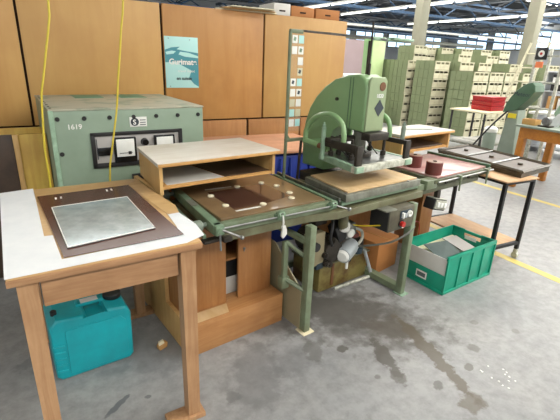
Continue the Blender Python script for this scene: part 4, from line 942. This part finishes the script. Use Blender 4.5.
# green plastic bin
G = Matrix.Translation((2.275, 1.592, 0)) @ Matrix.Rotation(R(4.5), 4, 'Z')
L_, D_, Hh = .60, .38, .29
t = Thing('plastic_bin', 'green ribbed plastic bin on the floor beneath the pink tray', 'bin', G, (0, 0, 0))
def ang(y): return y
D0 = 52  # the short side
s = MB()
s.box(.01, L_-.01, .01, D_-.01, 0, .012, .002)
s.box(.01, L_-.01, .010, .016, 0, Hh, .001); s.box(.01, L_-.01, D_-.016, D_-.01, 0, Hh, .001)
s.box(L_-.016, L_-.01, .01, D_-.01, 0, Hh-.06, .001).box(L_-.016, L_-.01, .01, .12, Hh-.06, Hh, .001).box(L_-.016, L_-.01, D_-.12, D_-.01, Hh-.06, Hh, .001)
s.box(.010, .016, .01, D_-.01, 0, .14, .001)
t.part('shell', s, 'bin_green')
t.part('rim', MB().box(0, L_, 0, .016, Hh-.03, Hh-.008, .003).box(0, L_, D_-.016, D_, Hh-.03, Hh-.008, .003).box(L_-.016, L_, 0, D_, Hh-.03, Hh-.008, .003).box(0, L_, .0, .018, Hh-.006, Hh, .002), 'bin_green')
for x in (.005, .15, .30, .44, .585): t.part('rib', MB().box(x, x+.012, 0, .012, .0, Hh-.01, .002), 'bin_green')
t.part('base_rib', MB().box(.0, L_, .0, .012, .0, .02, .002).box(.0, .012, .0, D_, .0, .02, .002), 'bin_green')
t.part('grip', MB().box(L_-.02, L_-.018, .15, .25, Hh-.075, Hh-.045, .002), 'white')
lb = t.part('label', MB().box(.004, .0065, .15, .24, .05, .105, .001), 'white', label='white label with small print')
t.part('print', MB().box(.0025, .004, .16, .23, .062, .093, 0), 'slate', lb)
# contents
t = Thing('grey_insert', 'grey board panel closing the low end of the green bin', 'board', G, (.0, .02, .12))
t.part('panel_board', MB().box(.017, .023, .02, D_-.02, .09, .262, .001), 'corr_grey')
single('board_sheet', MB().sheet([(.03, .03), (.57, .03), (.57, .35), (.03, .35)], .175, .012, zs=[.13, .15, .20, .19]), 'cream_paper', 'cream board lying inside the green bin', 'board', G, (.03, .03, .13))
single('slate_sheet', MB().sheet([(.08, .10), (.33, .06), (.36, .26), (.13, .30)], .2, .006, zs=[.205, .185, .235, .24]), 'slate', 'dark grey sheet inside the green bin, on the left', 'sheet', G, (.08, .1, .185))
single('slate_sheet', MB().sheet([(.34, .05), (.52, .05), (.54, .30), (.37, .31)], .2, .006, zs=[.205, .185, .225, .235]), 'grey_plate', 'pale grey sheet inside the green bin, on the right', 'sheet', G, (.34, .05, .185))

# small white chips of paper on the floor
for i in range(14):
    x, y_ = 1.90+random.uniform(-.07, .08), .91+random.uniform(-.08, .08)
    single('paper_chip', MB().box(x, x+.010, y_, y_+.007, 0, .0015, 0, rot=('Z', random.uniform(0, 180), (x, y_, 0))), 'white', 'tiny white paper chip on the floor below the stain trail', 'litter', base=(x, y_, 0), group='tiny paper chips on the floor')

# ================================================================== CAMERA, WORLD
cd = bpy.data.cameras.new('camera'); cam = bpy.data.objects.new('camera', cd); COL.objects.link(cam)
f_, pit, rol, yaw = 414.674, 0.34689, 0.040296, 1.037922
fw = Vector((math.cos(yaw)*math.cos(pit), math.sin(yaw)*math.cos(pit), -math.sin(pit)))
r = fw.cross(Vector((0, 0, 1))).normalized(); u = r.cross(fw)
c, s_ = math.cos(rol), math.sin(rol)
r2 = c*r+s_*u; u2 = -s_*r+c*u
M = Matrix((r2, u2, -fw)).transposed().to_4x4(); M.translation = (0, 0, 1.5)
cam.matrix_world = M
cd.sensor_width = 36; cd.lens = f_/560*36; cd.clip_start = .05; cd.clip_end = 200
SC.camera = cam
wd = bpy.data.worlds.new('world'); SC.world = wd; wd.use_nodes = True
bg = wd.node_tree.nodes['Background']; bg.inputs[0].default_value = (.93, .97, 1.0, 1); bg.inputs[1].default_value = .50
SC.view_settings.view_transform = 'Standard'; SC.view_settings.look = 'None'; SC.view_settings.gamma = 1.0
SC.view_settings.use_curve_mapping = False
SC.view_settings.exposure = 0.45
